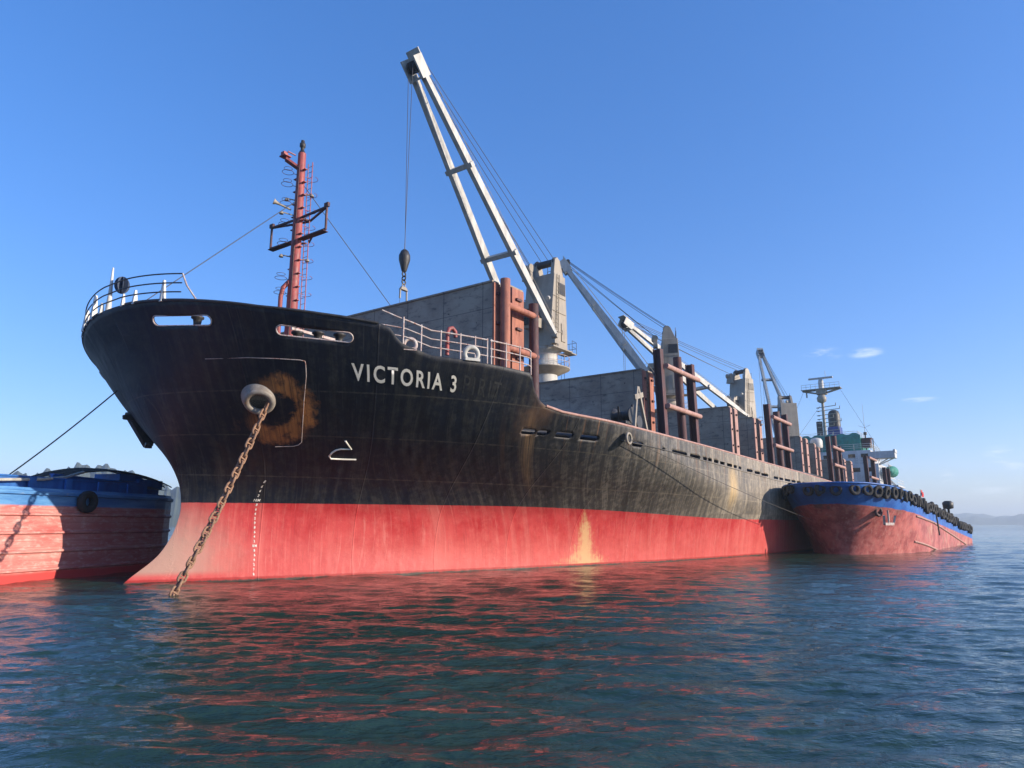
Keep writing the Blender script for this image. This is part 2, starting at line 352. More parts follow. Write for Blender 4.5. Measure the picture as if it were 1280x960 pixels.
    bulb = g.math('MULTIPLY', g.rng(g.math('ADD', g.dist((15.3, 0.0, .9), (.75, .75, 1)), g.math('MULTIPLY', pat, 1.6)), 4.3, 1.6), g.rng(z, .2, .5))
    red = g.mix(g.math('MULTIPLY', bulb, .85), red, (.46, .31, .23))
    yw = g.rng(z, .3, 2.9, .42, 2.0, False); yx = g.math('MULTIPLY', g.math('ABSOLUTE', g.math('SUBTRACT', ro, RO(36.3, 1.7))), yw); yp = g.math('ADD', g.math('ADD', yx, g.rng(z, 2.2, 3.0, 0, .7)), g.math('ADD', g.math('MULTIPLY', g.math('SUBTRACT', hair, .5), 2.6), g.math('MULTIPLY', g.math('SUBTRACT', fine, .5), 2.4)))
    red = g.mix(g.math('MULTIPLY', g.rng(yp, 1.3, .1), .8), red, (.66, .43, .20))
    red = g.mix(g.rng(g.math('ADD', z, g.math('MULTIPLY', fine, .10)), .24, .17), red, (.40, .035, .028))
    red = g.mix(g.rng(g.math('ADD', z, g.math('MULTIPLY', g.math('SUBTRACT', w, .5), .30)), .10, .02), red, (.05, .035, .025))
    line = g.rng(x, 29.0, 53.0, 3.315, 2.74)
    isred = g.rng(g.math('ADD', z, g.math('MULTIPLY', g.math('SUBTRACT', fine, .5), .05)), g.math('ADD', line, .012), g.math('SUBTRACT', line, .012))
    c = g.mix(isred, blk, red)
    dents = g.noise(.9, 4, .55, (1, 1, 1.3), (6, 6, 0))
    fr = g.math('MULTIPLY', g.math('SINE', g.math('MULTIPLY', fl_, 8.4)), g.rng(dents, .4, .7, 0, .22))
    gro = g.math('MAXIMUM', g.rng(v, .05, .01, 0, .35), 0.0)
    g.p.inputs['Specular IOR Level'].default_value = .35
    g.bump(g.math('ADD', g.math('ADD', g.math('ADD', dents, fr), gro), g.math('MULTIPLY', fine, .16)), .45, .06)
    return g.fin(c, g.rng(pat, .3, .7, .48, .66), 0)
M['hull'] = hull_mat()

# ---------------------------------------------------------------- sea, far shores
def water_mat():
    g = NT('sea_water'); P = g.tc.outputs['Object']
    h1 = g.noise(1.5, 5, .6, (.7, 1.3, 1), (0, 0, 0), P); h2 = g.noise(6.0, 5, .62, (.7, 1.3, 1), (3, 0, 0), P); h3 = g.noise(.09, 3, .5, (1, 1.5, 1), (3, 0, 0), P)
    ht = g.math('ADD', g.math('MULTIPLY', h1, .085), g.math('MULTIPLY', h2, .031)); 
    g.bump(ht, .85, 1.0)
    g.p.inputs['IOR'].default_value = 1.333
    col = g.mix(g.rng(h3, .35, .65), (.018, .044, .030), (.026, .058, .040))
    return g.fin(col, .025)
M['water'] = water_mat()
def axis_pts(lo, hi, near, k, c=0.0):
    out = [c]; x = c
    while x < hi: x += max(near, k*abs(x-c)); out.append(x)
    x = c; neg = []
    while x > lo: x -= max(near, k*abs(x-c)); neg.append(x)
    return np.array(neg[::-1]+out)
WX = axis_pts(-4200, 4200, .085, .0095, 0.0); WY = axis_pts(-4200, 4200, .055, .0068, 8.0)
def build_water():
    X, Y = np.meshgrid(WX, WY); dx = np.gradient(WX)[None, :]*np.ones_like(Y); dy = np.gradient(WY)[:, None]*np.ones_like(X)
    sp = np.maximum(dx*.8, dy); rs = np.random.RandomState(7); Zs = np.zeros_like(X)
    wind = radians(187)
    for i in range(110):
        lam = .24*(7/.24)**(rs.rand()**1.7); a = wind+rs.normal()*.40
        kx, ky = sin(a)*2*pi/lam, cos(a)*2*pi/lam; ph = rs.rand()*2*pi
        amp = .0036*lam**.62*(1.0 if lam < 3 else (3/lam)**.7)
        att = np.clip((lam/sp-2.5)/3, 0, 1)
        th = kx*X+ky*Y+ph
        Zs += att*amp*(np.sin(th)+.25*np.sin(2*th+.5*pi))
    ny, nx = X.shape; co = np.stack([X, Y, Zs], -1).reshape(-1, 3).astype(np.float32)
    idx = np.arange(nx*ny).reshape(ny, nx)
    q = np.stack([idx[:-1, :-1], idx[:-1, 1:], idx[1:, 1:], idx[1:, :-1]], -1).reshape(-1, 4)
    me = bpy.data.meshes.new('sea'); me.vertices.add(len(co)); me.vertices.foreach_set('co', co.ravel())
    me.loops.add(q.size); me.loops.foreach_set('vertex_index', q.ravel().astype(np.int32))
    me.polygons.add(len(q)); me.polygons.foreach_set('loop_start', np.arange(0, q.size, 4, dtype=np.int32))
    me.polygons.foreach_set('loop_total', np.full(len(q), 4, dtype=np.int32)); me.polygons.foreach_set('use_smooth', np.ones(len(q), dtype=bool))
    me.update(calc_edges=True); o = bpy.data.objects.new('sea', me); COL.objects.link(o); me.materials.append(M['water'])
    tag(o, kind='structure')
build_water()

def ridge(name, az0, az1, D, hfun, depth, seed, n=420):
    """low wooded shore: a real strip of hilly ground seen across the water"""
    rs = random.Random(seed); mb = MB(); rows = 7; vs_ = []; fs = []
    for i in range(n+1):
        a = radians(az0+(az1-az0)*i/n)
        h = hfun(az0+(az1-az0)*i/n)
        for j in range(rows):
            f = j/(rows-1); r = D+depth*f
            z = -1+(h+1)*sin(min(1, f*2)*pi/2)*(1-.35*max(0, f-.5)*2)
            if 0 < j: z += rs.uniform(-.03, .03)*h
            vs_.append((sin(a)*r, cos(a)*r, z))
    for i in range(n):
        for j in range(rows-1): fs.append((i*rows+j, (i+1)*rows+j, (i+1)*rows+j+1, i*rows+j+1))
    mb.add(vs_, fs); o = mb.build(name, M['wood']); tag(o, kind='structure'); return o
g = NT('wooded_hill'); M['wood'] = g.fin(g.mix(g.rng(g.noise(.02, 8, .7), .35, .65), (.035, .05, .03), (.08, .095, .055)), .9)
def hr(az):
    k = sin(az*.9)*.25+sin(az*2.3+1)*.3+sin(az*5.1+2)*.18+sin(az*9.7)*.1
    return 30+14*k
def hl(az):
    return max(4, 75+9*sin(az*.6+1)+3.5*sin(az*3.7)+2*sin(az*11)-max(0, az+31)*2.0)
ridge('hills', -8, 60, 3000, hr, 500, 3)
ridge('far_hills', -70, 70, 3650, lambda a: 52+10*sin(a*.5)+6*sin(a*1.7+2)+3*sin(a*6), 380, 5)
ridge('wooded_shore', -75, -9, 1000, hl, 300, 9)

# ================================================================= THE CARGO SHIP
# ship frame: u metres aft, y to starboard (camera sees the port side, y < 0), z above the water
SU, CU, V0, U0 = .57888, .81541, 29.6, 80.0
RZ = math.atan2(CU, SU)
def s2w(u, y, z=0.0):
    v = y+V0; return Vector((SU*u-CU*v, CU*u+SU*v, z))
ship = empty('cargo_ship', s2w(U0, 0), RZ)
tag(ship, 'big black and red bulk cargo ship with four deck cranes, moored between two barges', 'cargo ship')
OFF = (-U0, 0, 0)
def sp(mb, name, m, parent=ship, bevel=0, label=None):
    o = mb.build(name, m, parent, OFF if parent is ship else None, bevel)
    if label: o['label'] = label
    return o

ZTU = [12.5, 13, 13.96, 15.2, 16.7, 18.35, 18.75, 19.1, 19.45, 20.5, 22.9, 24.8, 24.95, 25.2, 25.6, 26.1, 26.7, 27.9, 29.5, 32.5, 45, 70, 85, 160]
ZTZ = [11.22, 11.12, 10.86, 10.55, 10.30, 10.07, 9.93, 9.62, 9.40, 9.10, 8.99, 8.88, 8.78, 8.45, 8.08, 7.80, 7.60, 7.48, 7.45, 7.4, 7.35, 7.1, 6.85, 6.85]
def ztop(u): return float(np.interp(u, ZTU, ZTZ))
def hn(u, y, z, e=.05):          # outward normal of the port / starboard side
    sg = -1 if y < 0 else 1
    du = Vector((e, sg*(hb(u+e, z)-hb(u, z)), 0)); dz = Vector((0, sg*(hb(u, z+e)-hb(u, z)), e))
    n = du.cross(dz).normalized()
    return n if n.y*sg > 0 else -n
def onhull(u, z, off=.0, sg=-1):
    p = Vector((u, sg*hb(u, z), z)); return p+hn(u, p.y, z)*off

UE = 158.0
UT0 = 13.0
for _ in range(30): UT0 = float(prm(ztop(UT0))[0])
def hull_shell():
    NC = 330; NR = 64; vs_ = []; fs = []
    cols = []
    for i in range(NC+1):
        a = i/NC; gq = a**2.15
        ut = UT0+(UE-UT0)*gq
        col = []
        zt = ztop(ut); s = prm(zt)[0]; gq = max(0.0, (ut-s)/(UE-s))
        for j in range(NR+1):
            f = j/NR; z = -2.5+(zt+2.5)*f; s = prm(z)[0]; u = s+(UE-s)*gq; col.append((u, hb(u, z), z))
        cols.append(col)
    seq = [(c, -1) for c in cols[::-1]]+[(c, 1) for c in cols[1:]]
    for c, sg in seq:
        for u, b, z in c: vs_.append((u, sg*b, z))
    W = NR+1
    for i in range(len(seq)-1):
        for j in range(NR): fs.append((i*W+j, (i+1)*W+j, (i+1)*W+j+1, i*W+j+1))
    n = len(seq)
    for j in range(NR): fs.append(((n-1)*W+j, j, j+1, (n-1)*W+j+1))      # transom
    return MB().add(vs_, fs, True)
hull = sp(hull_shell(), 'hull', M['hull'])
hull.modifiers.new('plate', 'SOLIDIFY').thickness = .07
hull.modifiers['plate'].offset = -1 
# stadium cutters for fairleads and freeing ports
def stadium(p1, p2, n, h, depth=.8, seg=10):
    p1 = Vector(p1); p2 = Vector(p2); n = Vector(n).normalized(); d = (p2-p1).normalized(); n = (n-d*n.dot(d)).normalized(); w = n.cross(d); r = h/2
    a, b = p1+d*r, p2-d*r; ring = []
    for k in range(seg+1): t = pi/2+pi*k/seg; ring.append(a+d*r*cos(t)+w*r*sin(t))
    for k in range(seg+1): t = -pi/2+pi*k/seg; ring.append(b+d*r*cos(t)+w*r*sin(t))
    return ring, n
cut = MB(); rims = []
def add_cut(p1, p2, n, h, depth=.9):
    ring, n = stadium(p1, p2, n, h); m = len(ring)
    cut.add([p+n*depth for p in ring]+[p-n*depth for p in ring], [tuple(range(m)), tuple(range(2*m-1, m-1, -1))]+[(k, k+m, (k+1) % m+m, (k+1) % m) for k in range(m)])
    return ring, n
SLOTS = [((13.60, 10.40), (14.52, 10.20), .42), ((15.95, 9.80), (17.9, 9.55), .42)]
for sg in (-1, 1):
    for (ua, za), (ub, zb), h in (SLOTS if sg < 0 else SLOTS[1:]):
        pa, pb = onhull(ua, za, 0, sg), onhull(ub, zb, 0, sg); um = (ua+ub)/2; zm = (za+zb)/2
        if ua < 14: um -= .08
        nn = hn(um, sg, zm); rg = add_cut(pa, pb, nn, h, .6)
        rims.append((rg[0], rg[1], sg))
FP = [(26.3, 27.0), (27.1, 27.65), (28.1, 29.1), (29.6, 30.8), (33.6, 34.6), (36.9, 37.3), (38.3, 40.6), (41.1, 42.8), (43.3, 44.0), (44.2, 44.9), (45.3, 46.2), (46.5, 47.4), (47.9, 49.0), (49.3, 50.0), (50.4, 51.0), (52.3, 53.7)]
u = 54.2; rr = random.Random(4)
while u < 132:
    l = rr.uniform(1.2, 2.1); FP.append((u, u+l)); u += l+rr.choice((.35, .5, .5, 1.6))
for ua, ub in FP:
    z = np.interp((ua+ub)/2, [26, 45, 60, 130], [6.62, 6.50, 6.15, 6.05])
    for sg in (-1,):
        add_cut((ua, sg*hb(ua, z), z), (ub, sg*hb(ub, z), z), (0, sg, 0),   .24 if ua < 35 else .20, .5)
cutter = sp(cut, 'cutter', M['dark'])
bm_ = hull.modifiers.new('holes', 'BOOLEAN'); bm_.object = cutter; bm_.operation = 'DIFFERENCE'; bm_.solver = 'EXACT'
bpy.context.view_layer.update()
dg = bpy.context.evaluated_depsgraph_get()
me = bpy.data.meshes.new_from_object(hull.evaluated_get(dg))
co_ = np.empty(len(me.vertices)*3, np.float32); me.vertices.foreach_get('co', co_); co_ = co_.reshape(-1, 3)
ro_ = flow_at(co_[:, 0], co_[:, 2])-1.15*np.clip((co_[:, 0]-22)/14, 0, 1)*(np.array([hb(a, 8.0) for a in co_[:, 0]])-np.abs(co_[:, 1]))+np.where(co_[:, 1] > 0, 300, 0)
fb_ = me.attributes.new('runoff', 'FLOAT', 'POINT'); fb_.data.foreach_set('value', ro_.astype(np.float32))
fa = me.attributes.new('flow', 'FLOAT', 'POINT'); fa.data.foreach_set('value', (flow_at(co_[:, 0], co_[:, 2])+np.where(co_[:, 1] > 0, 300, 0)).astype(np.float32))
hull.modifiers.clear(); hull.data = me; me.name = 'hull'
bpy.data.objects.remove(cutter)
print('hull faces', len(me.polygons))
for ring, n, sg in rims:
    sp(MB().tube([p+n*.02 for p in ring], .032, 6, closed=True), 'fairlead_rim', M['railrust'])

# decks
def deck_strip(u0, u1, z, n, z1=None, inset=.09):
    vs_ = []; fs = []
    for i in range(n+1):
        u = u0+(u1-u0)*i/n; zz = z if z1 is None else z+(z1-z)*i/n; b = max(.02, hb(u, zz)-inset)
        vs_ += [(u, -b, zz), (u, b, zz)]
    for i in range(n): fs.append((2*i, 2*i+2, 2*i+3, 2*i+1))
    return MB().add(vs_, fs)
d = deck_strip(14.0, 19.0, 9.45, 30, 9.25, .08); d2 = deck_strip(19.0, 25.0, 9.0, 20, 8.82, .02)
d.add(d2.v, d2.f); d.add([(25, -12.9, 8.82), (25, 12.9, 8.82), (25, 9.4, 6), (25, -9.4, 6)], [(0, 1, 2, 3)])
sp(d, 'forecastle_deck', M['deck'])
sp(deck_strip(25, 157.5, 6.0, 60, 5.9), 'main_deck', M['deck'])

# capping rail of the forecastle bulwark and of the long main bulwark
for sg in (-1, 1):
    pts = []
    for i in range(60):
        u = UT0+.06+(18.3-UT0-.06)*(i/59)**1.9; z = ztop(u); pts.append(onhull(u, z, -.03, sg))
    sp(MB().tube(pts, .06, 6), 'capping_rail', M['dark'])
    pts = [onhull(u, ztop(u), -.04, sg) for u in np.linspace(26.5, 157, 120)]
    sp(MB().tube(pts, .07, 6), 'capping_rail', M['pink'] if sg < 0 else M['dark'])

dp = MB()
for z_, y_ in ((6.25, .95), (6.52, 1.0), (6.79, .93), (7.02, 1.05)): dp.tube([(u_, -(hb(u_, 6.2)-y_), z_) for u_ in list(np.linspace(26.2, 44, 12))+[60, 100, 134]], .145, 8)
sp(dp, 'port_darkening_pipes', M['dark'])  # dark pipes added behind the freeing ports to make the openings look dark
# bitts and roller fairleads behind the two slots
def bitt(p, r=.16, h=.55):
    return MB().lathe(p, [(r*1.5, 0), (r*1.5, .06), (r, .1), (r*.85, h*.5), (r, h*.8), (r*1.45, h*.88), (r*1.45, h), (r*.7, h+.04)], 14)
for sg in (-1, 1):
    for u, dy, z in ((14.25, .75, 9.95), (14.62, .75, 9.90), (16.55, .7, 9.3), (17.05, .7, 9.3), (17.6, .65, 9.25)):
        sp(bitt((u+.35, sg*(hb(u, z+.4)-dy), z), .17, .6), 'roller_fairlead', M['dark'])
for y in (-5.2, 5.2): 
    w = MB().box((17.6, y*.62, 9.6), (1.6, 1.3, .5)); w.lathe((17.6, y*.62-.7, 10.1), [(.35, 0), (.35, .08), (.2, .12), (.2, .6), (.35, .64), (.35, .72)], 16, (0, 1, 0))
    w.beam((17.1, y*.62-.75, 9.35), (17.1, y*.62-.75, 10.3), .1, .3); w.beam((18.1, y*.62-.75, 9.35), (18.1, y*.62-.75, 10.3), .1, .3)
    sp(w, 'anchor_windlass', M['dark'])

# pulpit rail round the stem
def outline(f):                       # f -1..1 runs from the port to the starboard bow along the bulwark top
    sg = -1 if f < 0 else 1; u = UT0+.03+1.15*abs(f)**2; z = ztop(u); return Vector((u, sg*max(0, hb(u, z)-.05), z))
for h in (.35, .72, 1.10):
    sp(MB().tube([outline(-.80+1.72*i/40)+Vector((0, 0, h)) for i in range(41)], .028, 6), 'pulpit_rail', M['dark'])
p = outline(-.80); sp(MB().tube([p+Vector((.35, -.55, 0)), p+Vector((.1, -.2, .6)), p+Vector((0, 0, 1.1))], .035, 6), 'rail_brace', M['railrust'])
for f, h, w in ((-.62, .85, .12), (-.30, .55, .11), (-.10, .50, .09), (.12, .45, .11), (.36, 1.05, .14), (.55, .5, .09), (.74, .95, .15), (.90, .85, .12)):
    p = outline(f) if f <= 1.1 else outline(1.1)
    sp(MB().beam(p+Vector((.05, 0, -.04)), p+Vector((.05, 0, h)), w*1.5, w*1.7, w*.7, w*.7), 'rail_stanchion', M['white'])
js = outline(.02)+Vector((.25, 0, -.1))
sp(MB().tube([js, js+Vector((0, 0, 1.0)), js+Vector((0, 0, 2.15))], .13, 10, .035), 'jackstaff', M['white'])
b = MB(); cc = js+Vector((.25, -.42, 1.35))
for k in range(4):
    a = pi*k/4+.5; dxy = Vector((cos(a), sin(a), 0)); rr_ = []
    for q in range(18):
        t = 2*pi*q/18; rr_.append(cc+dxy*.30*cos(t)+Vector((0, 0, .38*sin(t))))
    n = dxy.cross(Vector((0, 0, 1)))*.01; m = len(rr_)
    b.add([x+n for x in rr_]+[x-n for x in rr_], [tuple(range(m)), tuple(range(2*m-1, m-1, -1))]+[(q, q+m, (q+1) % m+m, (q+1) % m) for q in range(m)])
sp(b, 'anchor_ball', M['ball'], label='dark round anchor day shape beside the jackstaff')
# red draft-mark triangle near the stem
pt = onhull(13.42, 10.75, .012, 1)

# rail along the forecastle edge
rp = [(19.3, .95), (20.3, 1.05), (21.3, 1.05), (22.2, 1.05), (23.2, 1.05), (24.0, 1.05)]
for (ua, ub) in ((18.75, 22.75), (22.85, 24.95)):
    for hh in (.38, .72, 1.08):
        pts = []
        for i in range(17):
            u = ua+(ub-ua)*i/16; z = max(ztop(u), 8.8); q = onhull(u, min(z, 9.4), -.12)
            pts.append(Vector((q.x, q.y, max(z+hh if u > 19.4 else 9.4+hh, 0)+max(0, 19.4-u)*(.5 if hh > 1 else .15))))
        sp(MB().tube(pts, .028 if hh < 1 else .036, 6), 'guard_rail', M['railrust'])
for u in (19.4, 20.1, 20.85, 21.6, 22.2, 22.72, 22.9, 23.6, 24.3, 24.93):
    q = onhull(u, ztop(u), -.12); sp(MB().tube([q-Vector((0, 0, .1)), q+Vector((0, 0, 1.08))], .035, 6), 'rail_stanchion', M['railrust'])
q = onhull(21.15, 9.05, -.35)
sp(MB().tube([q, q+Vector((0, 0, .95)), q+Vector((.08, -.02, 1.15)), q+Vector((.28, -.04, 1.22)), q+Vector((.44, -.05, 1.1)), q+Vector((.47, -.05, .85))], .09, 10), 'air_vent', M['mast'])
def panama(u, z, R, parent=ship):
    p = onhull(u, z, -.12); n = hn(u, -1, z); n = Vector((n.x, n.y, -.1)).normalized()
    mb = MB().tube(torus_pts(p+Vector((0, 0, R*.9)), R, n, 24), R*.33, 10, closed=True)
    mb.box(p+Vector((0, 0, .02)), (R*2.2, R*1.2, .12), Quaternion((0, 0, 1), math.atan2(n.x, -n.y)).to_matrix())
    return mb
sp(panama(22.05, 9.02, .30), 'panama_fairlead', M['jib']); sp(panama(19.75, 9.2, .24), 'panama_fairlead', M['railrust'])
# round mooring pipe in the main bulwark
n0 = Vector((0, -1, 0)); pc = Vector((32.6, -13.84, 6.72))
sp(MB().tube(torus_pts(pc, .27, n0, 24), .07, 8, closed=True), 'mooring_pipe', M['crane'])
sp(MB().lathe(pc+Vector((0, .05, 0)), [(.27, -.02), (.27, .03)], 20, n0), 'mooring_pipe_mouth', M['dark'])  # dark disc, the shaded hole given as colour
# long half-round rubbing bar just under the freeing ports
sp(MB().tube([onhull(u, np.interp(u, [22, 45, 60, 130], [6.90, 6.32, 5.95, 5.85]), .0) for u in np.linspace(32.5, 130, 90)], .035, 6), 'rubbing_bar', M['hull'])

# hawse pipe with flared lip
hp = onhull(16.85, 7.38, .02); hnm = hn(16.85, -1, 7.38); ax = (hnm+Vector((0, -.25, -.25))).normalized()
hz = MB().tube(torus_pts(hp+ax*.14, .50, ax, 36), .13, 14, closed=True)
hz.lathe(hp+ax*.02, [(.78, -.25), (.72, -.05), (.62, .08)], 36, ax)
ho = sp(hz, 'hawse_pipe', worn('hawse_lip_steel', (.30, .27, .23), (.20, .17, .14), (.42, .20, .08), 1.6, .55, .35, False))
sp(MB().lathe(hp+ax*.10, [(.45, -.1), (.45, .0)], 30, ax), 'hawse_mouth', NT('hawse_bore_shade').fin((.012, .01, .009), .9), ho)  # disc closing the pipe, shade of the bore put into its colour
WB = ((15.0, 8.88), (15.8, 8.86), (16.42, 8.81), (17.0, 8.76), (17.14, 8.72), (17.21, 8.62), (17.45, 8.21), (17.94, 7.36), (18.72, 6.21), (19.0, 5.84), (19.0, 5.73), (18.9, 5.68), (18.4, 5.65))
# weld bead outlining the doubler plate round it
wb = [onhull(a, c, .010) for a, c in WB]
sp(MB().tube(wb, .016, 6), 'weld_bead', M['railrust'])

# writing and marks
WHITE = worn('marking_paint', (.88, .86, .77), (.78, .74, .62), None, 3, .6)
def text_mesh(body, size=1.0, bold=.0):
    c = bpy.data.curves.new('txt', 'FONT'); c.body = body; c.space_character = 1.28; c.size = size; c.offset = bold; c.resolution_u = 4
    o = bpy.data.objects.new('txt', c); COL.objects.link(o); bpy.context.view_layer.update()
    me = bpy.data.meshes.new_from_object(o.evaluated_get(bpy.context.evaluated_depsgraph_get())); bpy.data.objects.remove(o)
    return me
def put_text(body, name, fn, bold=.012, width=None, height=None, thick=True, parent=ship, m=WHITE):
    me = text_mesh(body, 1.0, bold); bm = bmesh.new(); bm.from_mesh(me)
    bmesh.ops.subdivide_edges(bm, edges=[e for e in bm.edges if e.calc_length() > .25], cuts=2)
    bmesh.ops.triangulate(bm, faces=bm.faces)
    xs = [v.co.x for v in bm.verts]; ys = [v.co.y for v in bm.verts]; x0, x1, y0, y1 = min(xs), max(xs), min(ys), max(ys)
    for v in bm.verts: v.co = fn((v.co.x-x0)/(x1-x0), (v.co.y-y0)/(y1-y0))
    bmesh.ops.recalc_face_normals(bm, faces=bm.faces)
    bm.to_mesh(me); bm.free(); o = bpy.data.objects.new(name, me); COL.objects.link(o); me.materials.clear(); me.materials.append(m)
    o.parent = parent
    if parent is ship: o.location = OFF
    me.name = name; return o
def fname(tx, ty):
    ub = 18.72+(22.22-18.72)*tx; zb = 8.10+(7.86-8.10)*tx
    lean = -.42 if tx < .8 else -.42
    return onhull(ub+lean*ty*.95, zb+.61*ty, .03)
put_text('VICTORIA 3', 'ship_name', fname, bold=.020)
def fghost(tx, ty):
    ub = 22.48+(24.15-22.48)*tx; zb = 7.86-.16*tx
    return onhull(ub-.42*ty*.95, zb+.66*ty, .004)
put_text('PIRIT', 'painted_out_name', fghost, bold=.0, m=worn('painted_out_lettering', (.040, .040, .038), (.012, .014, .018), None, 4, .6))
def marks():
    mb = MB(); zt = 4.22; chars = []
    seq = [('6', 3.82+.2), ('4', 3.82), ('2', 3.62)]
    out = []
    def u_at(z): return float(np.interp(z, [0, 1, 2, 3.1, 3.6, 4.3], [19.02, 19.23, 19.25, 19.18, 19.10, 19.02]))
    rows = []
    for k in range(22):
        z = 4.2-k*.2
        if z < .08: break
        rows.append((z, ['8', '6', '4', '2', 'M'][k % 5] if k % 5 != 4 else {4: '10M', 9: '9', 14: '8M', 19: '7'}.get(k, '9')))
    for z, s in rows:
        me = text_mesh(s, .145, .004); off = len(mb.v); n = len(s)
        xs = [v.co.x for v in me.vertices]; xmax = max(xs)
        for v in me.vertices:
            mb.v.append(tuple(onhull(u_at(z)+(v.co.x-(xmax if n > 1 else 0))*.8+(.12 if n > 1 else 0), z+v.co.y, .015)))
        for f in me.polygons: mb.f.append(tuple(i+off for i in f.vertices)); mb.sm.append(False)
        bpy.data.meshes.remove(me)
    sp(mb, 'draft_marks', WHITE)
marks()
# bulbous bow symbol: a stroke bent round, drawn as flat painted bands
sym = [(20.24, 5.93), (20.74, 5.62), (20.40, 5.62), (20.30, 5.57), (20.26, 5.48), (20.30, 5.33), (20.45, 5.23), (20.85, 5.22), (21.31, 5.22)]
sp(MB().tube([onhull(a, c, .015) for a, c in sym], .042, 6), 'bulbous_bow_symbol', WHITE)

# foremast with cross-frame, ladder hoops and lamps
FM = empty('foremast', (21.8-U0, 0, 0), 0, ship)
def fm(mb, name, m, bevel=0): return mb.build(name, m, FM, None, bevel)
fm(MB().tube([(0, 0, 8.9), (0, 0, 13), (.02, 0, 18), (.02, 0, 22.3)], .34, 18, .21), 'mast_tube', M['mast'])
fm(MB().tube([(-.55, .25, 8.9), (-.55, .25, 14.0), (-.48, .2, 14.5), (-.2, .1, 14.9)], .12, 10), 'vent_pipe', M['mast'])
fm(MB().lathe((.02, 0, 22.3), [(.16, 0), (.16, .12), (.1, .16), (.1, .35), (.16, .4), (.16, .6), (.1, .66), (.1, .78)], 12), 'masthead_lamp', M['dark'])
pf = MB().beam((-.1, 0, 21.35), (-.75, .35, 21.75), .35, .12); pf.box((-.78, .35, 21.88), (.42, .5, .06)); pf.box((-.82, .4, 22.02), (.25, .28, .22)); pf.box((-.5, .2, 22.15), (.5, .06, .05))
fm(pf, 'lamp_platform', M['mast'])
for sg in (-1, 1):
    cf = MB(); yo, yi = sg*2.3, sg*.28
    cf.beam((.05, yi, 18.5), (.05, yo, 18.55), .10, .10); cf.beam((.05, yi, 17.3), (.05, yo, 17.32), .10, .10); cf.beam((.05, yo, 17.3), (.05, yo, 18.6), .09, .09)
    cf.beam((.75, 0.1*sg, 18.6), (.05, yo, 18.55), .09, .09); cf.beam((.75, 0.1*sg, 17.35), (.05, yo*.6, 17.32), .08, .08); cf.beam((.2, 0, 18.6), (.8, 0.1*sg, 18.6), .09, .09)
    cf.box((.05, yo, 18.66), (.14, .3, .22)); cf.box((.05, (yo+yi)/2, 17.22), (.35, abs(yo-yi), .03))
    fm(cf, 'cross_frame', M['maroon'])
st_ = MB()
for k_ in range(34):
    z_ = 9.4+k_*.37; sx_ = 1 if k_ % 2 else -1
    fm(MB().box((.0, sx_*.36, z_), (.16, .24, .04)), 'climbing_step', M['mast'])
fm(MB().tube([(-.28, -.22, 9), (-.25, -.2, 21.5)], .035, 6).tube([(.2, .3, 9), (.16, .22, 20)], .03, 6), 'cable_conduit', M['maroon'])
la = MB()
for yy in (-.18, .18): la.beam((.58, yy-.15, 9.0), (.50, yy-.15, 21.9), .035, .035)
z = 9.2
while z < 21.8: la.beam((.57, -.33, z), (.57, .03, z), .02, .02); z += .33
for z in np.arange(9.6, 21.8, .95):
    la.tube([(.55+.42*sin(t), -.15-.42*cos(t)*.9, z) for t in np.linspace(.1, pi-.1, 9)], .014, 5)
    la.beam((.3, -.1, z), (.58, -.15, z), .03, .03)
fm(la, 'mast_ladder', M['mast'])
for z, x_, y_ in ((19.9, .45, -.5), (16.2, .45, -.45), (16.35, -.55, .45), (19.6, -.45, .45), (18.7, -.75, .4)):
    lb = MB().beam((0, 0, z-.1), (x_, y_, z), .05, .05); lb.lathe((x_, y_, z-.12), [(.12, 0), (.10, .08), (.04, .16)], 12); fm(lb, 'mast_lamp', M['crane'])
for z in (14.2, 15.0, 16.9, 18.0, 19.2, 20.3, 21.0):
    rg = MB().tube(torus_pts((-.62, .25, z), .3, (0, 0, 1), 14), .014, 5, closed=True); rg.tube(torus_pts((-.62, .25, z+.22), .22, (0, 0, 1), 12), .012, 5, closed=True); rg.beam((0, 0, z), (-.35, .15, z), .025, .025)
    fm(rg, 'lamp_guard', M['maroon'])
hn_ = MB().lathe((-.35, .15, 18.9), [(.05, 0), (.06, .6), (.09, .8), (.17, .95)], 12, (-.8, .35, .25)); fm(hn_, 'fog_horn', M['crane'])
fm(MB().tube([(0, 0, 19.6), (-8.0+.0, 0.2, 11.3)], .022, 5), 'forestay', M['cable'])
fm(MB().tube([(.15, 0, 20.6), (7.0, -.2, 15.3), (16.5, 0, 8.3)], .022, 5), 'backstay', M['cable'])
sp(MB().box((19.9, -4.4, 10.9), (2.6, .1, .12)).box((18.8, -4.4, 10.1), (.1, .1, 1.7)).box((21.0, -4.4, 10.1), (.1, .1, 1.7)), 'deck_light_bar', M['railrust'])

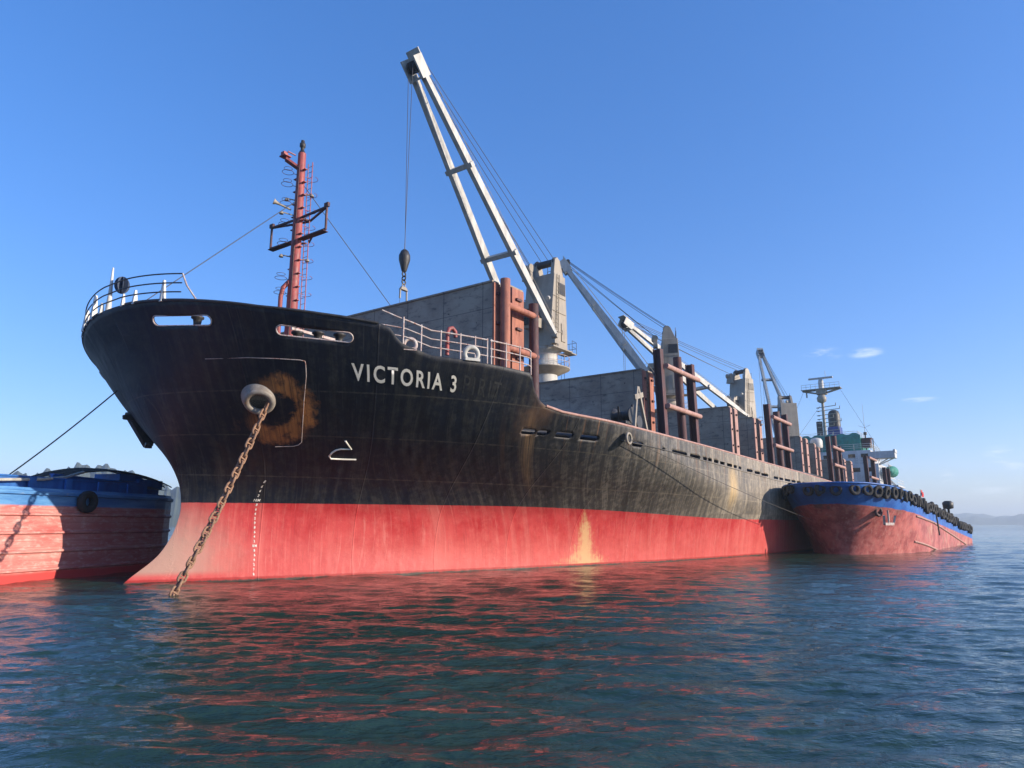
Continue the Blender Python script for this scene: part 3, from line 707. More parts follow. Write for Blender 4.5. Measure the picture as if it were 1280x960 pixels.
# hatch coamings, raised hatch covers and their rust-red end plates
def coaming(u0, u1):
    mb = MB()
    for a, b_ in (((u0, -10), (u1, -10)), ((u1, -10), (u1, 10)), ((u1, 10), (u0, 10)), ((u0, 10), (u0, -10))):
        mb.beam((*a, 7.1), (*b_, 7.1), .18, 2.2); mb.beam((*a, 8.25), (*b_, 8.25), .5, .12)
    sp(mb, 'hatch_coaming', M['dark'])  # coloured dark for the shade seen through the freeing ports
for a, b_ in ((27.0, 43.5), (49.5, 69.5), (75, 95.5), (101, 119)): coaming(a, b_)
def cover(u, z0, z1, m='panel', edge='rust', t=.42, gap=.75, hinge=True, ang=0, yp=-10.0):
    """a folded hatch cover standing on edge: grey plate with rust-red end channel on its port side"""
    c = sp(MB().box((u+t/2, (10+yp)/2, (z0+z1)/2), (t, 10-yp, z1-z0)), 'hatch_cover', M[m], bevel=.02)
    e = MB().beam((u+t/2, yp-.05, z0), (u+t/2, yp-.05, z1-.05), .30 if False else .10, t*1.15, up=(1, 0, 0))
    e.build('end_channel', M[edge], c)
    for k in range(3):
        zz = z0+(z1-z0)*(k+.6)/3; MB().box((u+t*.5, yp-.14, zz), (t*.5, .16, .12)).build('cover_cleat', M['maroon'], c)
    for k in range(4):
        y = yp+2.0+(10-yp-4)*k/3; MB().box((u+t+.10, y, (z0+z1)/2), (.2, .12, (z1-z0)*.94)).build('stiffener', M[m], c)
    MB().beam((u+t/2, yp, z1+.04), (u+t/2, 10, z1+.04), t*1.3, .09).build('top_flange', M[m], c)
    return c
cover(26.0, 9.6, 14.08); cover(27.55, 9.6, 14.25, t=.9, edge='rust')
cover(42.9, 8.35, 12.72, 'panelhaze', 'rust'); cover(43.95, 8.35, 12.75, edge='rust', t=.55)
cover(60.9, 8.35, 12.60, edge='pink'); cover(62.1, 8.35, 12.62, edge='pink', t=.7)
cover(67.9, 8.35, 12.50, edge='pink', t=.5); cover(69.6, 8.35, 12.55, edge='pink', t=.7)
cover(86.1, 8.35, 12.50, edge='pink', t=.6); cover(88.7, 8.35, 12.50, edge='pink', t=.9)
cover(93.2, 8.35, 12.30, edge='pink', t=.6); cover(95.4, 8.35, 12.05, edge='pink', t=.7)
cover(111.8, 8.35, 11.75, edge='pink', t=.9); cover(117.0, 8.35, 11.8, edge='pink', t=1.0)
# rusty portal of two pipes and two cross pipes at the forecastle end
pt_ = sp(MB().tube([(26.45, -10.42, 9.0), (26.45, -10.42, 14.25)], .25, 16), 'portal_pipe', M['rust'])
sp(MB().tube([(28.95, -10.42, 6.0), (28.95, -10.42, 13.6)], .26, 16), 'portal_pipe', M['maroon'])
for z in (12.85, 10.72): sp(MB().tube([(26.5, -10.5, z+.08), (29.1, -10.5, z+.08)], .17, 14), 'portal_crossbar', M['rust'])
wf = MB()
for a, b_ in (((28.7, 12.4), (29.4, 12.4)), ((28.7, 11.3), (29.4, 11.3)), ((28.7, 11.85), (29.4, 11.85)), ((28.7, 11.3), (28.7, 12.4)), ((29.4, 11.3), (29.4, 12.4)), ((28.7, 11.3), (29.4, 11.85))):
    wf.beam((a[0], -8.9, a[1]), (b_[0], -8.9, b_[1]), .05, .05)
sp(wf, 'ladder_frame', M['jib'])

# stanchion gates: three uprights and two pipes through them, along the port side
def gate(us, tops, zc, y=-11.0, r=.18, base=6.0, m='maroon', lean=.5, n=3, ends=None):
    for k, (u_, zt) in enumerate(zip(us, tops)):
        w = MB()
        if k == 1 and n == 3: w.tube([(u_+lean, y, base), (u_, y, zt)], .30 if us[0] < 60 else .33, 14)
        else:
            w.beam((u_+lean, y-.22, base), (u_, y-.22, zt), .52, .09, up=(0, 1, 0)); w.beam((u_+lean, y+.22, base), (u_, y+.22, zt), .52, .09, up=(0, 1, 0)); w.beam((u_+lean, y, base), (u_, y, zt), .14, .40, up=(0, 1, 0))
        w.box((u_+lean, y, 7.1), (.9, .7, .5), taper=.7)
        sp(w, 'cargo_stanchion', M[m])
    e = ends or (us[0]+.3, us[-1]+.5)
    for z in zc: sp(MB().tube([(e[0], y-.42, z), (e[1], y-.42, z)], r, 12), 'stanchion_crossbar', M['pink'])
gate((43.4, 46.8, 49.2), (14.1, 14.2, 14.1), (12.96, 10.2))
gate((69.2, 72.6, 75.7), (13.9, 13.6, 13.7), (12.67, 9.9))
gate((96.6, 100.7, 103.4), (13.5, 14.0, 12.8), (12.2, 9.9), r=.2)
gate((111.0, 117.5), (12.0, 12.2), (11.8, 9.0), y=-13.0, n=2)
gate((128.5, 133.0), (11.5, 11.6), (), y=-13.0, n=2)
# A-frame and winch beside the second hatch cover
af = MB().beam((36.6, -12.2, 7.2), (37.3, -12.2, 10.4), .16, .16).beam((38.7, -12.2, 7.2), (37.4, -12.2, 10.4), .16, .16).beam((36.9, -12.2, 9.7), (38.0, -12.2, 10.0), .14, .3)
sp(af, 'a_frame', M['crane'])
wn_ = MB().box((38.1, -11.0, 8.3), (2.2, 1.1, .16)).box((38.2, -11.0, 7.6), (1.5, 1.2, 1.1))
wn_.lathe((37.8, -11.6, 8.8), [(.5, 0), (.5, .08), (.28, .1), (.28, 1.1), (.5, 1.12), (.5, 1.2)], 18, (0, 1, 0)); wn_.lathe((38.8, -11.6, 8.5), [(.4, 0), (.4, .08), (.2, .1), (.2, 1.1), (.4, 1.12), (.4, 1.2)], 18, (0, 1, 0))
wn_.beam((37.3, -11.0, 8.4), (37.2, -11.0, 9.3), .12, .12).beam((38.6, -11.2, 8.4), (38.7, -11.2, 9.6), .12, .12)
sp(wn_, 'mooring_winch', M['dark'])

# deck cranes
def deck_crane(uc, tip, foot_dir=None, hook=None, blockz=None, label=None, paint='jib', wires=True, cab=True):
    C = empty('deck_crane', (uc-U0, 0, 0), 0, ship)
    if label: C['label'] = label
    tip = Vector(tip)-Vector((uc, 0, 0))
    hd = Vector((tip.x, tip.y, 0)).normalized(); ang = math.atan2(hd.y, hd.x)+pi       # slewing: housing front looks along hd
    R = Matrix.Rotation(ang, 3, 'Z'); Rw = lambda x, y, z: R @ Vector((x, y, z))        # local -x = towards the jib
    def cb(mb, name, m, bevel=0, rotate=True):
        if rotate: mb.v = [tuple(R @ Vector(v)) for v in mb.v]
        return mb.build(name, m, C, None, bevel)
    cb(MB().lathe((0, 0, 6), [(1.25, 0), (1.15, 4), (1.0, 8.2), (1.0, 8.6), (1.25, 8.75), (1.25, 8.95), (1.02, 9.05), (1.02, 9.9), (1.3, 10.05), (1.3, 10.25)], 32), 'pedestal', M['jib' if uc < 60 else 'crane'], rotate=False)
    pl = MB().lathe((0, 0, 14.55), [(1.05, -.45), (2.0, 0), (2.05, .07), (1.05, .08)], 28)
    cb(pl, 'ring_platform', M['crane'], rotate=False)
    pl = MB()
    for k in range(10): a = -pi*.9+pi*1.1*k/9; pl.tube([(2.0*cos(a), 2.0*sin(a), 14.6), (2.0*cos(a), 2.0*sin(a), 15.5)], .02, 5)
    for h in (15.05, 15.5): pl.tube([(2.0*cos(a), 2.0*sin(a), h) for a in np.linspace(-pi*.9, pi*.2, 22)], .02, 5)
    cb(pl, 'platform_rail', M['railrust'], rotate=False)
    # housing: battered box, jib side on -x
    pol = [(-1.15, 16.25), (1.35, 16.25), (1.3, 19.0), (1.12, 22.45), (-.55, 22.45), (-1.0, 19.0)]
    cb(MB().prism(pol, -1.35, 1.35), 'housing', M['crane'], .04)
    for y0_, y1_ in ((-1.3, -.95), (.5, .85)): cb(MB().prism([(-.55, 22.4), (.95, 22.4), (.38, 23.75), (.0, 23.95), (-.35, 23.7)], y0_, y1_), 'sheave_bracket', M['crane'], .02)
    cb(MB().lathe((0, -1.15, 23.55), [(.42, 0), (.42, .12), (.3, .2), (.3, 1.6), (.42, 1.7), (.42, 1.8)], 20, (0, 1, 0)), 'top_sheave', M['dark'])
    cb(MB().lathe((-1.25, .4, 23.0), [(.36, 0), (.36, .12), (.28, .2), (.28, .6), (.36, .7), (.36, .8)], 18, (0, 1, 0)).box((-1.2, .8, 22.5), (.5, .9, 1.1), taper=.7), 'horn_sheave', M['crane'])
    gr = MB()
    for k in range(7): gr.box((.55, -1.37, 20.9+k*.13), (.95, .05, .07))
    for k in range(7): gr.box((.55, 1.37, 20.9+k*.13), (.95, .05, .07))
    gr.box((.55, -1.36, 21.3), (1.05, .02, 1.0)); cb(gr, 'vent_grille', M['dark'])
    bp = MB().box((0, -1.5, 16.1), (2.9, .5, .1)).box((1.9, -1.0, 16.1), (1.0, 1.2, .08))
    cb(bp, 'walkway', M['crane'])
    ra = MB()
    for x_, y_ in ((1.5, -1.7), (2.35, -1.6), (2.35, -.9), (2.35, -.4)): ra.tube([(x_, y_, 16.1), (x_, y_, 17.1)], .02, 5)
    for h in (16.6, 17.1): ra.tube([(1.5, -1.7, h), (2.35, -1.6, h), (2.35, -.4, h)], .02, 5)
    for y_ in (-1.2, -.6, .3): ra.tube([(1.0, y_, 22.4), (1.0, y_, 23.3)], .02, 5)
    ra.tube([(1.0, -1.2, 23.3), (1.0, .3, 23.3)], .02, 5); ra.tube([(1.05, .3, 22.4), (1.05, .3, 24.1)], .03, 5)
    cb(ra, 'access_rail', M['dark'])
    for y_ in (-1.38, 1.38):
        rb = MB()
        for z_ in (17.6, 19.2, 20.5): rb.box((.1, y_, z_), (2.0, .05, .07))
        cb(rb, 'housing_rib', M['crane'])
    cb(MB().box((.65, -1.39, 17.6), (.6, .06, 1.5)).tube([(.42, -1.44, 17.4), (.42, -1.44, 17.8)], .02, 5), 'access_door', M['crane'], .02)
    for y_ in (-1.2, 1.2): cb(MB().lathe((-1.15, y_, 20.2), [(.06, 0), (.16, .1), (.18, .3)], 12, (-1, 0, -.6)), 'floodlight', M['jib'])
    ac = MB()
    for yy in (-1.42, -1.42): ac.beam((-.25, yy, 16.3), (.1, yy, 22.4), .04, .04); ac.beam((-.6, yy, 16.3), (-.25, yy, 22.4), .04, .04)
    k = 16.5
    while k < 22.3: t = (k-16.3)/6.1*.35; ac.beam((-.6+t, -1.42, k), (-.25+t, -1.42, k), .03, .03); k += .35
    cb(ac, 'housing_ladder', M['crane'])
    if cab:
        cbm = MB().prism([(-1.1, 17.7), (-1.1, 19.9), (-2.1, 19.9), (-2.35, 19.2), (-2.0, 17.7)], -.55, .75)
        co = cb(cbm, 'operator_cab', M['crane'], .03)
        w = MB().prism([(-2.14, 17.95), (-2.06, 17.95), (-2.38, 19.1), (-2.46, 19.1)], -.4, .6).box((-1.65, -.57, 18.9), (.7, .03, .8))
        w.v = [tuple(R @ Vector(v)) for v in w.v]; w.build('cab_window', M['glass'], C)
    # jib
    f = Vector((-1.15, 0, 16.9)); T = R.inverted() @ tip; T.y = 0; T = f+(T-f)*(1-.75/(T-f).length); d = (T-f); Lj = d.length; d.normalize(); n = Vector((-d.z, 0, d.x)); 
    if n.z < 0: n = -n
    at = lambda s_, y_, h_: f+d*(Lj*s_)+n*h_+Vector((0, y_, 0))
    W0, W1 = 1.75, .36
    for sg in (-1, 1):
        j = MB(); prev = None
        for s0, s1, h0, h1 in ((0, .08, .28, .52), (.08, .34, .52, .72), (.34, .66, .72, .62), (.66, .97, .62, .44)):
            y0 = sg*(W0+(W1-W0)*s0); y1 = sg*(W0+(W1-W0)*s1)
            a, b_ = at(s0, y0, 0), at(s1, y1, 0); vs_ = []
            for pp, hh, yy in ((a, h0, y0), (b_, h1, y1)):
                for i, k in ((-1, -1), (1, -1), (1, 1), (-1, 1)): vs_.append(pp+Vector((0, i*.18, 0))+n*(k*hh/2))
            j.add(vs_, ([(0, 3, 2, 1)] if s0 == 0 else [])+([(4, 5, 6, 7)] if s1 == .97 else [])+[(0, 1, 5, 4), (1, 2, 6, 5), (2, 3, 7, 6), (3, 0, 4, 7)])
        cb(j, 'jib_leg', M[paint])
    for s_ in (.34, .66):
        cr = MB(); yy = W0+(W1-W0)*s_+.36; cr.box(at(s_, 0, -.1), (.34, 2*yy, .42), Matrix(((d.x, 0, n.x), (0, 1, 0), (d.z, 0, n.z))))
        cb(cr, 'jib_crossbeam', M[paint])
    lj = MB(); 
    for dy_ in (-.14, .14): lj.tube([at(t_, -(W0+(W1-W0)*t_)+dy_, .62) for t_ in (.03, .5, .93)], .018, 5)
    for q_ in range(46): t_ = .04+.88*q_/45; yy_ = -(W0+(W1-W0)*t_); lj.tube([at(t_, yy_-.14, .62), at(t_, yy_+.14, .62)], .014, 4)
    for q_ in range(8): t_ = .04+.12*q_; yy_ = -(W0+(W1-W0)*t_); lj.tube([at(t_, yy_, .3), at(t_, yy_, .64)], .02, 4)
    cb(lj, 'jib_ladder', M['crane'])
    Rj = Matrix(((d.x, 0, n.x), (0, 1, 0), (d.z, 0, n.z)))
    hd_ = MB().box(at(.985, -.55, 0), (1.5, .12, 1.0), Rj).box(at(.985, .55, 0), (1.5, .12, 1.0), Rj).box(at(1.01, 0, .5), (1.2, 1.1, .08), Rj).box(at(.955, 0, -.2), (.15, 1.1, .5), Rj)
    cb(hd_, 'jib_head', M[paint])
    sh = MB()
    for y_ in (-.28, .05, .3): sh.lathe(at(.99, y_-.05, -.05), [(.42, 0), (.36, .05), (.42, .1)], 18, (0, 1, 0)); sh.lathe(at(1.0, y_-.05, .62), [(.25, 0), (.2, .05), (.25, .1)], 14, (0, 1, 0))
    cb(sh, 'head_sheave', M['dark'])
    cb(MB().lathe((-1.2, -2.0, 16.9), [(.2, 0), (.2, .5)], 14, (0, 1, 0)).lathe((-1.2, 1.5, 16.9), [(.2, 0), (.2, .5)], 14, (0, 1, 0)).box((-.95, -1.55, 16.8), (.6, .4, .9)).box((-.95, 1.55, 16.8), (.6, .4, .9)), 'jib_heel', M['crane'])
    if wires:
        for y_, za, xa, sgn in ((-.9, 23.9, .1, .66), (-.3, 23.95, .1, .64), (.3, 23.85, .1, .62), (.7, 23.3, -1.25, .5), (.55, 23.2, -1.2, .3)):
            a = Vector((xa, y_, za)); b_ = at(1.0, y_*.45, sgn); pts = [a.lerp(b_, t)-Vector((0, 0, 4*t*(1-t)*.12)) for t in np.linspace(0, 1, 9)]
            cb(MB().tube(pts, .024 if uc < 60 else .03, 5), 'luffing_wire', M['cable'])
    if hook is not None:
        h0 = at(1.0, 0, -.35)
        for y_ in (-.22, .22): cb(MB().tube([h0+Vector((y_*.3, y_*1.2, 0)), Vector((h0.x+y_, y_*.9, hook))], .02 if uc < 60 else .026, 5), 'hoist_wire', M['cable'])
        if blockz:
            hx = h0.x; bz = hook
            cb(MB().lathe((hx, 0, bz-1.35), [(.12, 0), (.17, .08), (.36, .8), (.36, 1.1), (.24, 1.38), (.1, 1.5)], 16), 'hook_block', M['dark'])
            ch = MB()
            for k in range(3): ch.tube(torus_pts((hx, 0, bz-1.5-k*.26), .15, (1, 0, 0) if k % 2 else (0, 1, 0), 12), .045, 6, closed=True)
            cb(ch, 'hook_chain', M['dark'])
            hk = MB().box((hx, 0, bz-2.45), (.62, .22, .22), taper=.6).beam((hx-.28, 0, bz-2.5), (hx-.3, 0, bz-3.15), .09, .07).beam((hx+.28, 0, bz-2.5), (hx+.3, 0, bz-3.2), .09, .07).tube(torus_pts((hx, 0, bz-2.25), .12, (0, 1, 0), 10), .04, 6, closed=True)
            cb(hk, 'grab_spreader', M['crane'])
            cb(MB().tube([(hx-.3, 0, bz-3.1), (hx-.3, 0, bz-6.5)], .014, 5).tube([(hx+.3, 0, bz-3.1), (hx+.28, 0, bz-6.5)], .014, 5), 'sling', M['cable'])
    return C
deck_crane(46.3, (29.7, 0, 33.4), hook=19.3, blockz=True, label='foremost deck crane with its pale jib luffed high')
deck_crane(71.6, (66.4, 10.6, 32.8), hook=9.0, paint='jibshade', label='second deck crane from the bow, jib swung over the far side')
deck_crane(97.6, (76.8, 8.2, 27.7), hook=9.0, label='third deck crane from the bow, jib swung to starboard')
deck_crane(122.5, (133.2, 6.8, 35.1), hook=9.0, paint='jibshade', label='aftmost deck crane, its A-shaped jib pointing aft')

# superstructure aft
HW = 'housewhite'
for (uc, du, y0, y1, z0, z1) in ((145, 14, -11, 11, 6, 12.9), (146, 11, -9.6, 9.6, 12.9, 15.6), (146.5, 9, -7.5, 7.5, 15.6, 18.0)):
    o = sp(MB().box((uc, (y0+y1)/2, (z0+z1)/2), (du, y1-y0, z1-z0)), 'deckhouse', M[HW], bevel=.05)
    for k in range(9):
        y = y0+(y1-y0)*(k+.5)/9; MB().box((uc-du/2-.015, y, z1-1.0), (.03, (y1-y0)/9*.55, .75)).build('window', M['glass'], o)
    for k in range(4):
        MB().box((uc-du/2+du*(k+.5)/4, y0-.015, z1-1.0), (1.0, .03, .7)).build('window', M['glass'], o)
sp(MB().prism([(137.6, 13.75), (140.2, 13.75), (140.2, 15.0), (137.6, 15.0)], -13.75, -9.6).box((138.9, -13.7, 14.95), (2.6, .3, .6)), 'bridge_wing', M[HW], bevel=.04)
sp(MB().prism([(137.6, 13.75), (140.2, 13.75), (140.2, 15.0), (137.6, 15.0)], 9.6, 13.75), 'bridge_wing', M[HW], bevel=.04)
br = MB()
for y in (-10.9, -11.8): br.beam((138.9, -9.9, 12.2), (138.9, y-1.6, 13.75), .16, .16)
for k in range(5): br.beam((139+k*1.2, -11.2, 8.2), (139+k*1.2, -12.6, 12.6), .12, .12); br.beam((139+k*1.2, -11.0, 11.5), (139+k*1.2, -12.8, 9.2), .1, .1)
br.beam((138.5, -12.5, 12.6), (145, -12.5, 12.6), .12, .12); br.beam((138.5, -12.5, 10.4), (145, -12.5, 10.4), .12, .12)
sp(br, 'boat_davit', M['white'])
sp(MB().box((142, -12.4, 8.9), (9.0, 2.8, .25)).box((142, -13.7, 9.5), (9, .06, .08)).box((142, -13.7, 9.95), (9, .06, .06)), 'boat_deck', M[HW])
lb = MB()
prof = [(.05, -3.3), (.6, -2.9), (1.0, -2.0), (1.25, -.6), (1.25, .8), (1.0, 2.1), (.6, 2.9), (.05, 3.3)]
lb.lathe((141.5, -12.5, 11.6), [(r_*(.72 if i_ % 2 else .84), z_*.9) for i_, (r_, z_) in enumerate(prof)], 14, (1, 0, 0), False); sp(lb, 'lifeboat', M['green'], label='lifeboat under a green cover below the bridge wing')
for (z_, x0_, x1_, y_) in ((13.0, 138.3, 151.8, -11.0), (15.7, 140.8, 151.4, -9.6), (18.3, 142.3, 150.8, -7.5)):
    r_ = MB()
    for h_ in (.4, .75, 1.1): r_.tube([(x0_, y_, z_+h_), (x1_, y_, z_+h_)], .035, 5); r_.tube([(x0_, y_, z_+h_), (x0_, -y_, z_+h_)], .035, 5)
    for k_ in range(8): r_.tube([(x0_+(x1_-x0_)*k_/7, y_, z_), (x0_+(x1_-x0_)*k_/7, y_, z_+1.1)], .035, 5); r_.tube([(x0_, y_*(1-2*k_/7), z_), (x0_, y_*(1-2*k_/7), z_+1.1)], .035, 5)
    sp(r_, 'deck_rail', M['white'])
# green tarpaulin over the wheelhouse
nv = MB(); GN = 26; HN = 6; vs_ = []; fs = []; r5 = random.Random(2)
for i in range(GN+1):
    y = -7.9+15.8*i/GN
    for j in range(HN+1):
        z = 15.7+(18.6-15.7)*j/HN+(.5*abs(sin(i*.9))*j/HN if j == HN else 0); vs_.append((141.7-.3*sin(i*1.1+j)*.5+(.35 if j == HN else 0), y, z))
for i in range(GN):
    for j in range(HN): fs.append((i*(HN+1)+j, (i+1)*(HN+1)+j, (i+1)*(HN+1)+j+1, i*(HN+1)+j+1))
nv.add(vs_, fs, True); nv.box((146.5, 0, 18.15), (9.4, 15.6, .25)); nv.box((146.5, -7.72, 16.9), (9.2, .2, 2.4))
sp(nv, 'tarpaulin', M['green'])
sp(MB().box((143.8, -8.7, 17.1), (1.6, 1.4, 1.6)).box((143.8, -8.7, 18.0), (1.9, 1.7, .15)), 'deck_locker', M['maroon'])
fu = sp(MB().box((156, -1.2, 19.0), (3.0, 2.6, 6.2), taper=.9), 'funnel', M['funnelblue'], bevel=.15)
MB().lathe((156, -1.2, 22.1), [(1.15, 0), (1.15, 2.6), (.95, 3.3), (.5, 3.6)], 20).lathe((155.2, 1.6, 18), [(.6, 0), (.6, 5.4)], 14).build('exhaust_cap', M['dark'], fu)
sp(MB().lathe((127.0, -3.3, 15.1), [(.9, 0), (1.0, .2), (1.0, 1.2), (.8, 1.6), (.3, 1.75)], 20).lathe((127.0, -3.3, 12.0), [(.25, 0), (.25, 3.2)], 10), 'satellite_dome', M['white'])
# radar mast
RM = empty('radar_mast', (150.5-U0, -.3, 0), 0, ship)
def rm(mb, name, m): return mb.build(name, m, RM)
rm(MB().tube([(0, 0, 17.8), (0, 0, 28.6)], .34, 12, .24), 'mast_tube', M['crane'])
rm(MB().prism([(-.9, 28.3), (.9, 28.3), (1.0, 29.3), (-1.0, 29.3)], -.9, .9).box((0, 0, 29.35), (2.4, 7.4, .12)).beam((0, -3.6, 29.25), (0, -.6, 28.5), .5, .3).beam((0, 3.6, 29.25), (0, .6, 28.5), .5, .3), 'yard', M['crane'])
ra = MB()
for k in range(9): y = -3.6+7.2*k/8; ra.tube([(-1.1, y, 29.4), (-1.1, y, 30.4)], .03, 5)
ra.tube([(-1.1, -3.6, 30.4), (-1.1, 3.6, 30.4)], .03, 5); ra.tube([(-1.1, -3.6, 29.9), (-1.1, 3.6, 29.9)], .03, 5); ra.tube([(0, 2.9, 29.3), (0, 2.9, 27.9)], .14, 6)
rm(ra, 'yard_rail', M['crane'])
rm(MB().lathe((0, 0, 29.4), [(.5, 0), (.5, 1.6), (.35, 2.1)], 14).box((0, 0, 31.7), (.5, 4.6, .32), Matrix.Rotation(.0, 3, 'Z')).tube([(.3, -.9, 31.5), (.3, -.9, 33.2)], .04, 5), 'radar_scanner', M['jib'])
rm(MB().lathe((-.5, 0, 26.5), [(.4, 0), (.85, .3), (.95, 1.0), (.6, 1.6)], 16), 'radar_dome', M['crane'])
ya = MB()
for z, w_ in ((25.6, 2.4), (24.9, 3.1), (24.0, 2.4), (23.2, 1.8), (22.4, 3.2), (21.6, 1.8), (20.7, 2.6), (19.8, 1.5)): ya.beam((0, 1.3, z), (0, -w_, z+.25), .12, .12); ya.beam((0, -w_, z+.2), (0, -w_, z+.8), .12, .12); ya.box((0, .9, z), (.3, .3, .2))
rm(ya, 'aerial_arm', M['crane'])
rm(MB().tube([(0, 3.4, 29.3), (-6, 7.0, 18)], .03, 4).tube([(0, -3.4, 29.3), (7, -9.5, 15)], .03, 4).tube([(0, .5, 26), (-8, 5, 17)], .03, 4), 'rigging', M['cable'])
sp(MB().tube([(152, -7.3, 15), (152, -7.3, 26.0)], .06, 6, .02).tube([(152, -6.2, 21.6), (152, -7.3, 21.1), (152, -8.4, 21.6)], .03, 5), 'whip_aerial', M['crane'])
sp(MB().tube([(146, -8.2, 15.6), (146, -8.2, 19.2)], .12, 8).lathe((146, -8.2, 19.0), [(.3, 0), (.3, .5)], 10).tube([(147.5, -9.2, 15.6), (147.5, -9.2, 18.4)], .1, 8), 'lamp_post', M['dark'])

# starboard anchor housed on the far bow
an = MB(); c0 = Vector((17.15, 3.5, 7.0)); dn = Vector((-.75, .55, -.35)).normalized(); side = dn.cross(Vector((0, 0, 1))).normalized(); upv = Vector((0, 0, 1))
an.beam(c0, c0+dn*.8, .3, .35)
av = Vector((.50, -.05, -.80)).normalized(); cc = c0+dn*.78+Vector((.1, -.1, 0))
an.beam(cc-av*.95, cc+av*.75, .42, .62, .30, .50)
for k_ in (-1, 1):
    an.beam(cc-av*.8+dn.cross(av)*.3*k_, cc-av*.95+dn*.38+dn.cross(av)*.55*k_, .30, .34, .12, .2); an.beam(cc+av*.7+dn.cross(av)*.3*k_, cc+av*.55-dn*.1+dn.cross(av)*.95*k_, .34, .3, .2, .12)
sp(an, 'stowed_anchor', M['dark'], bevel=.04)

# ---------------------------------------------------------------- port anchor chain
pA = s2w(17.02, -5.30, 0)+Vector((0, 0, 7.22)); pB = s2w(13.32, -5.83, 0)+Vector((0, 0, -.25))
pA.z = 7.2
chain = empty('anchor_chain', s2w(17.02, -5.3), RZ); tag(chain, 'rusty anchor chain hanging from the round hawse pipe into the water', 'chain')
inv = (Matrix.Translation(chain.location) @ Matrix.Rotation(RZ, 4, 'Z')).inverted()
a_, b_ = inv @ pA, inv @ pB; NL = 27
path = [a_.lerp(b_, t)-Vector((0, 0, 4*t*(1-t)*.30)) for t in np.linspace(0, 1, NL+1)]
for k in range(NL):
    p, q = path[k], path[k+1]; d = (q-p); L = d.length; d.normalize(); c = (p+q)/2
    s1 = d.cross(Vector((0, 1, 0))).normalized(); s2 = d.cross(s1)
    w = s1 if k % 2 else s2
    w = (w+(s2 if k % 2 else -s1)*random.Random(k).uniform(-.35, .35)).normalized()
    hl_, r_ = L*.5+.055, .125; st = []
    for i in range(14):
        t = 2*pi*i/14; sx = cos(t)*r_; sy = sin(t)*r_+(1 if sin(t) >= 0 else -1)*(hl_-r_); st.append(c+w*sx+d*sy)
    m = MB().tube(st, .046, 8, closed=True); m.beam(c-w*r_, c+w*r_, .05, .05)
    m.build('link', M['chain'], chain)

# ================================================================= LEFT BARGE
B1Z = radians(90-13.0)
b1 = empty('cargo_barge', (-21.05, 29.3, 0), B1Z); tag(b1, 'ribbed red barge with blue bulwark, partly shaded by the ship bow at left', 'barge')
def b1_mat():
    g = NT('barge_red_paint'); x, y, z = g.xyz()
    h = g.noise(1.3, 8, .7, (.25, 1, 1.6)); f = g.noise(5, 6, .7, (.4, 1, 1))
    red = g.mix(g.rng(h, .35, .65), (.52, .13, .115), (.62, .29, .245)); red = g.mix(g.math('MULTIPLY', g.rng(f, .48, .66), .6), red, (.74, .52, .45)); pl = g.math('ABSOLUTE', g.math('SUBTRACT', g.math('MODULO', g.math('ADD', z, .35), .27), .135)); red = g.mix(g.math('MULTIPLY', g.rng(pl, .03, .01), g.rng(h, .4, .6, .1, .6)), red, (.42, .10, .09))
    low = g.rng(g.math('ADD', z, g.math('MULTIPLY', h, .25)), .55, .4); red = g.mix(low, red, (.55, .05, .045))
    blue = g.mix(g.rng(h, .35, .65), (.05, .19, .46), (.14, .35, .62)); blue = g.mix(g.rng(f, .62, .75), blue, (.35, .40, .45))
    c = g.mix(g.rng(g.math('ADD', z, g.math('MULTIPLY', f, .06)), 3.17, 3.27), red, blue)
    g.bump(h, .3, .04); return g.fin(c, .55)
M['b1'] = b1_mat()
# local: x along the barge (away from the camera), y<0 faces the camera side... near side is y = 0 plane, body on +y
def b1_side():
    prof = [(-.15, -1.5), (-.12, 0), (0.0, .35)]
    for z in (.42, 1.2, 2.0, 2.78): prof += [(0.0, z-.05), (-.11, z), (-.11, z+.07), (0.0, z+.13)]
    prof += [(0, 3.62), (-.13, 3.66), (-.13, 3.80), (0, 3.84), (.04, 3.95)]
    N = 40; vs_ = []; fs = []
    xs = np.linspace(-30, 11.8, N+1)
    for x in xs:
        inn = .0 if x < 8.5 else ((x-8.5)/3.3)**2*1.5
        for dy, z in prof: vs_.append((x, dy+inn+random.Random(int(x*7)).uniform(-.008, .008), z))
    W = len(prof)
    for i in range(N):
        for j in range(W-1): fs.append((i*W+j, (i+1)*W+j, (i+1)*W+j+1, i*W+j+1))
    mb = MB().add(vs_, fs)
    mb.add([(-30, -.15, -1.5), (-30, 0, 3.9), (-30, 11, 3.9), (-30, 11, -1.5)], [(0, 1, 2, 3)])
    mb.add([(11.8, 1.5, -1.5), (11.8, 1.5, 3.9), (11.8, 9.5, 3.9), (11.8, 9.5, -1.5)], [(0, 1, 2, 3)])
    mb.add([(-30, 11, -1.5), (-30, 11, 3.9), (7, 11, 3.9), (11.8, 9.5, 3.9), (11.8, 9.5, -1.5), (7, 11, -1.5)], [(0, 1, 2, 5), (2, 3, 4, 5)])
    return mb
b1_side().build('barge_hull', M['b1'], b1)
MB().box((-11.5, 5.5, 3.87), (37, 10.9, .06)).build('barge_deck', M['blue'], b1)
bw = MB().beam((-30, .55, 4.15), (8.6, .55, 4.12), .10, .62).beam((-30, .55, 4.47), (8.6, .55, 4.43), .2, .07)
x = -29
while x < 8.5: bw.beam((x, .28, 3.9), (x, .28, 4.4), .08, .35); x += 1.9
bw.build('bulwark', M['blue'], b1)
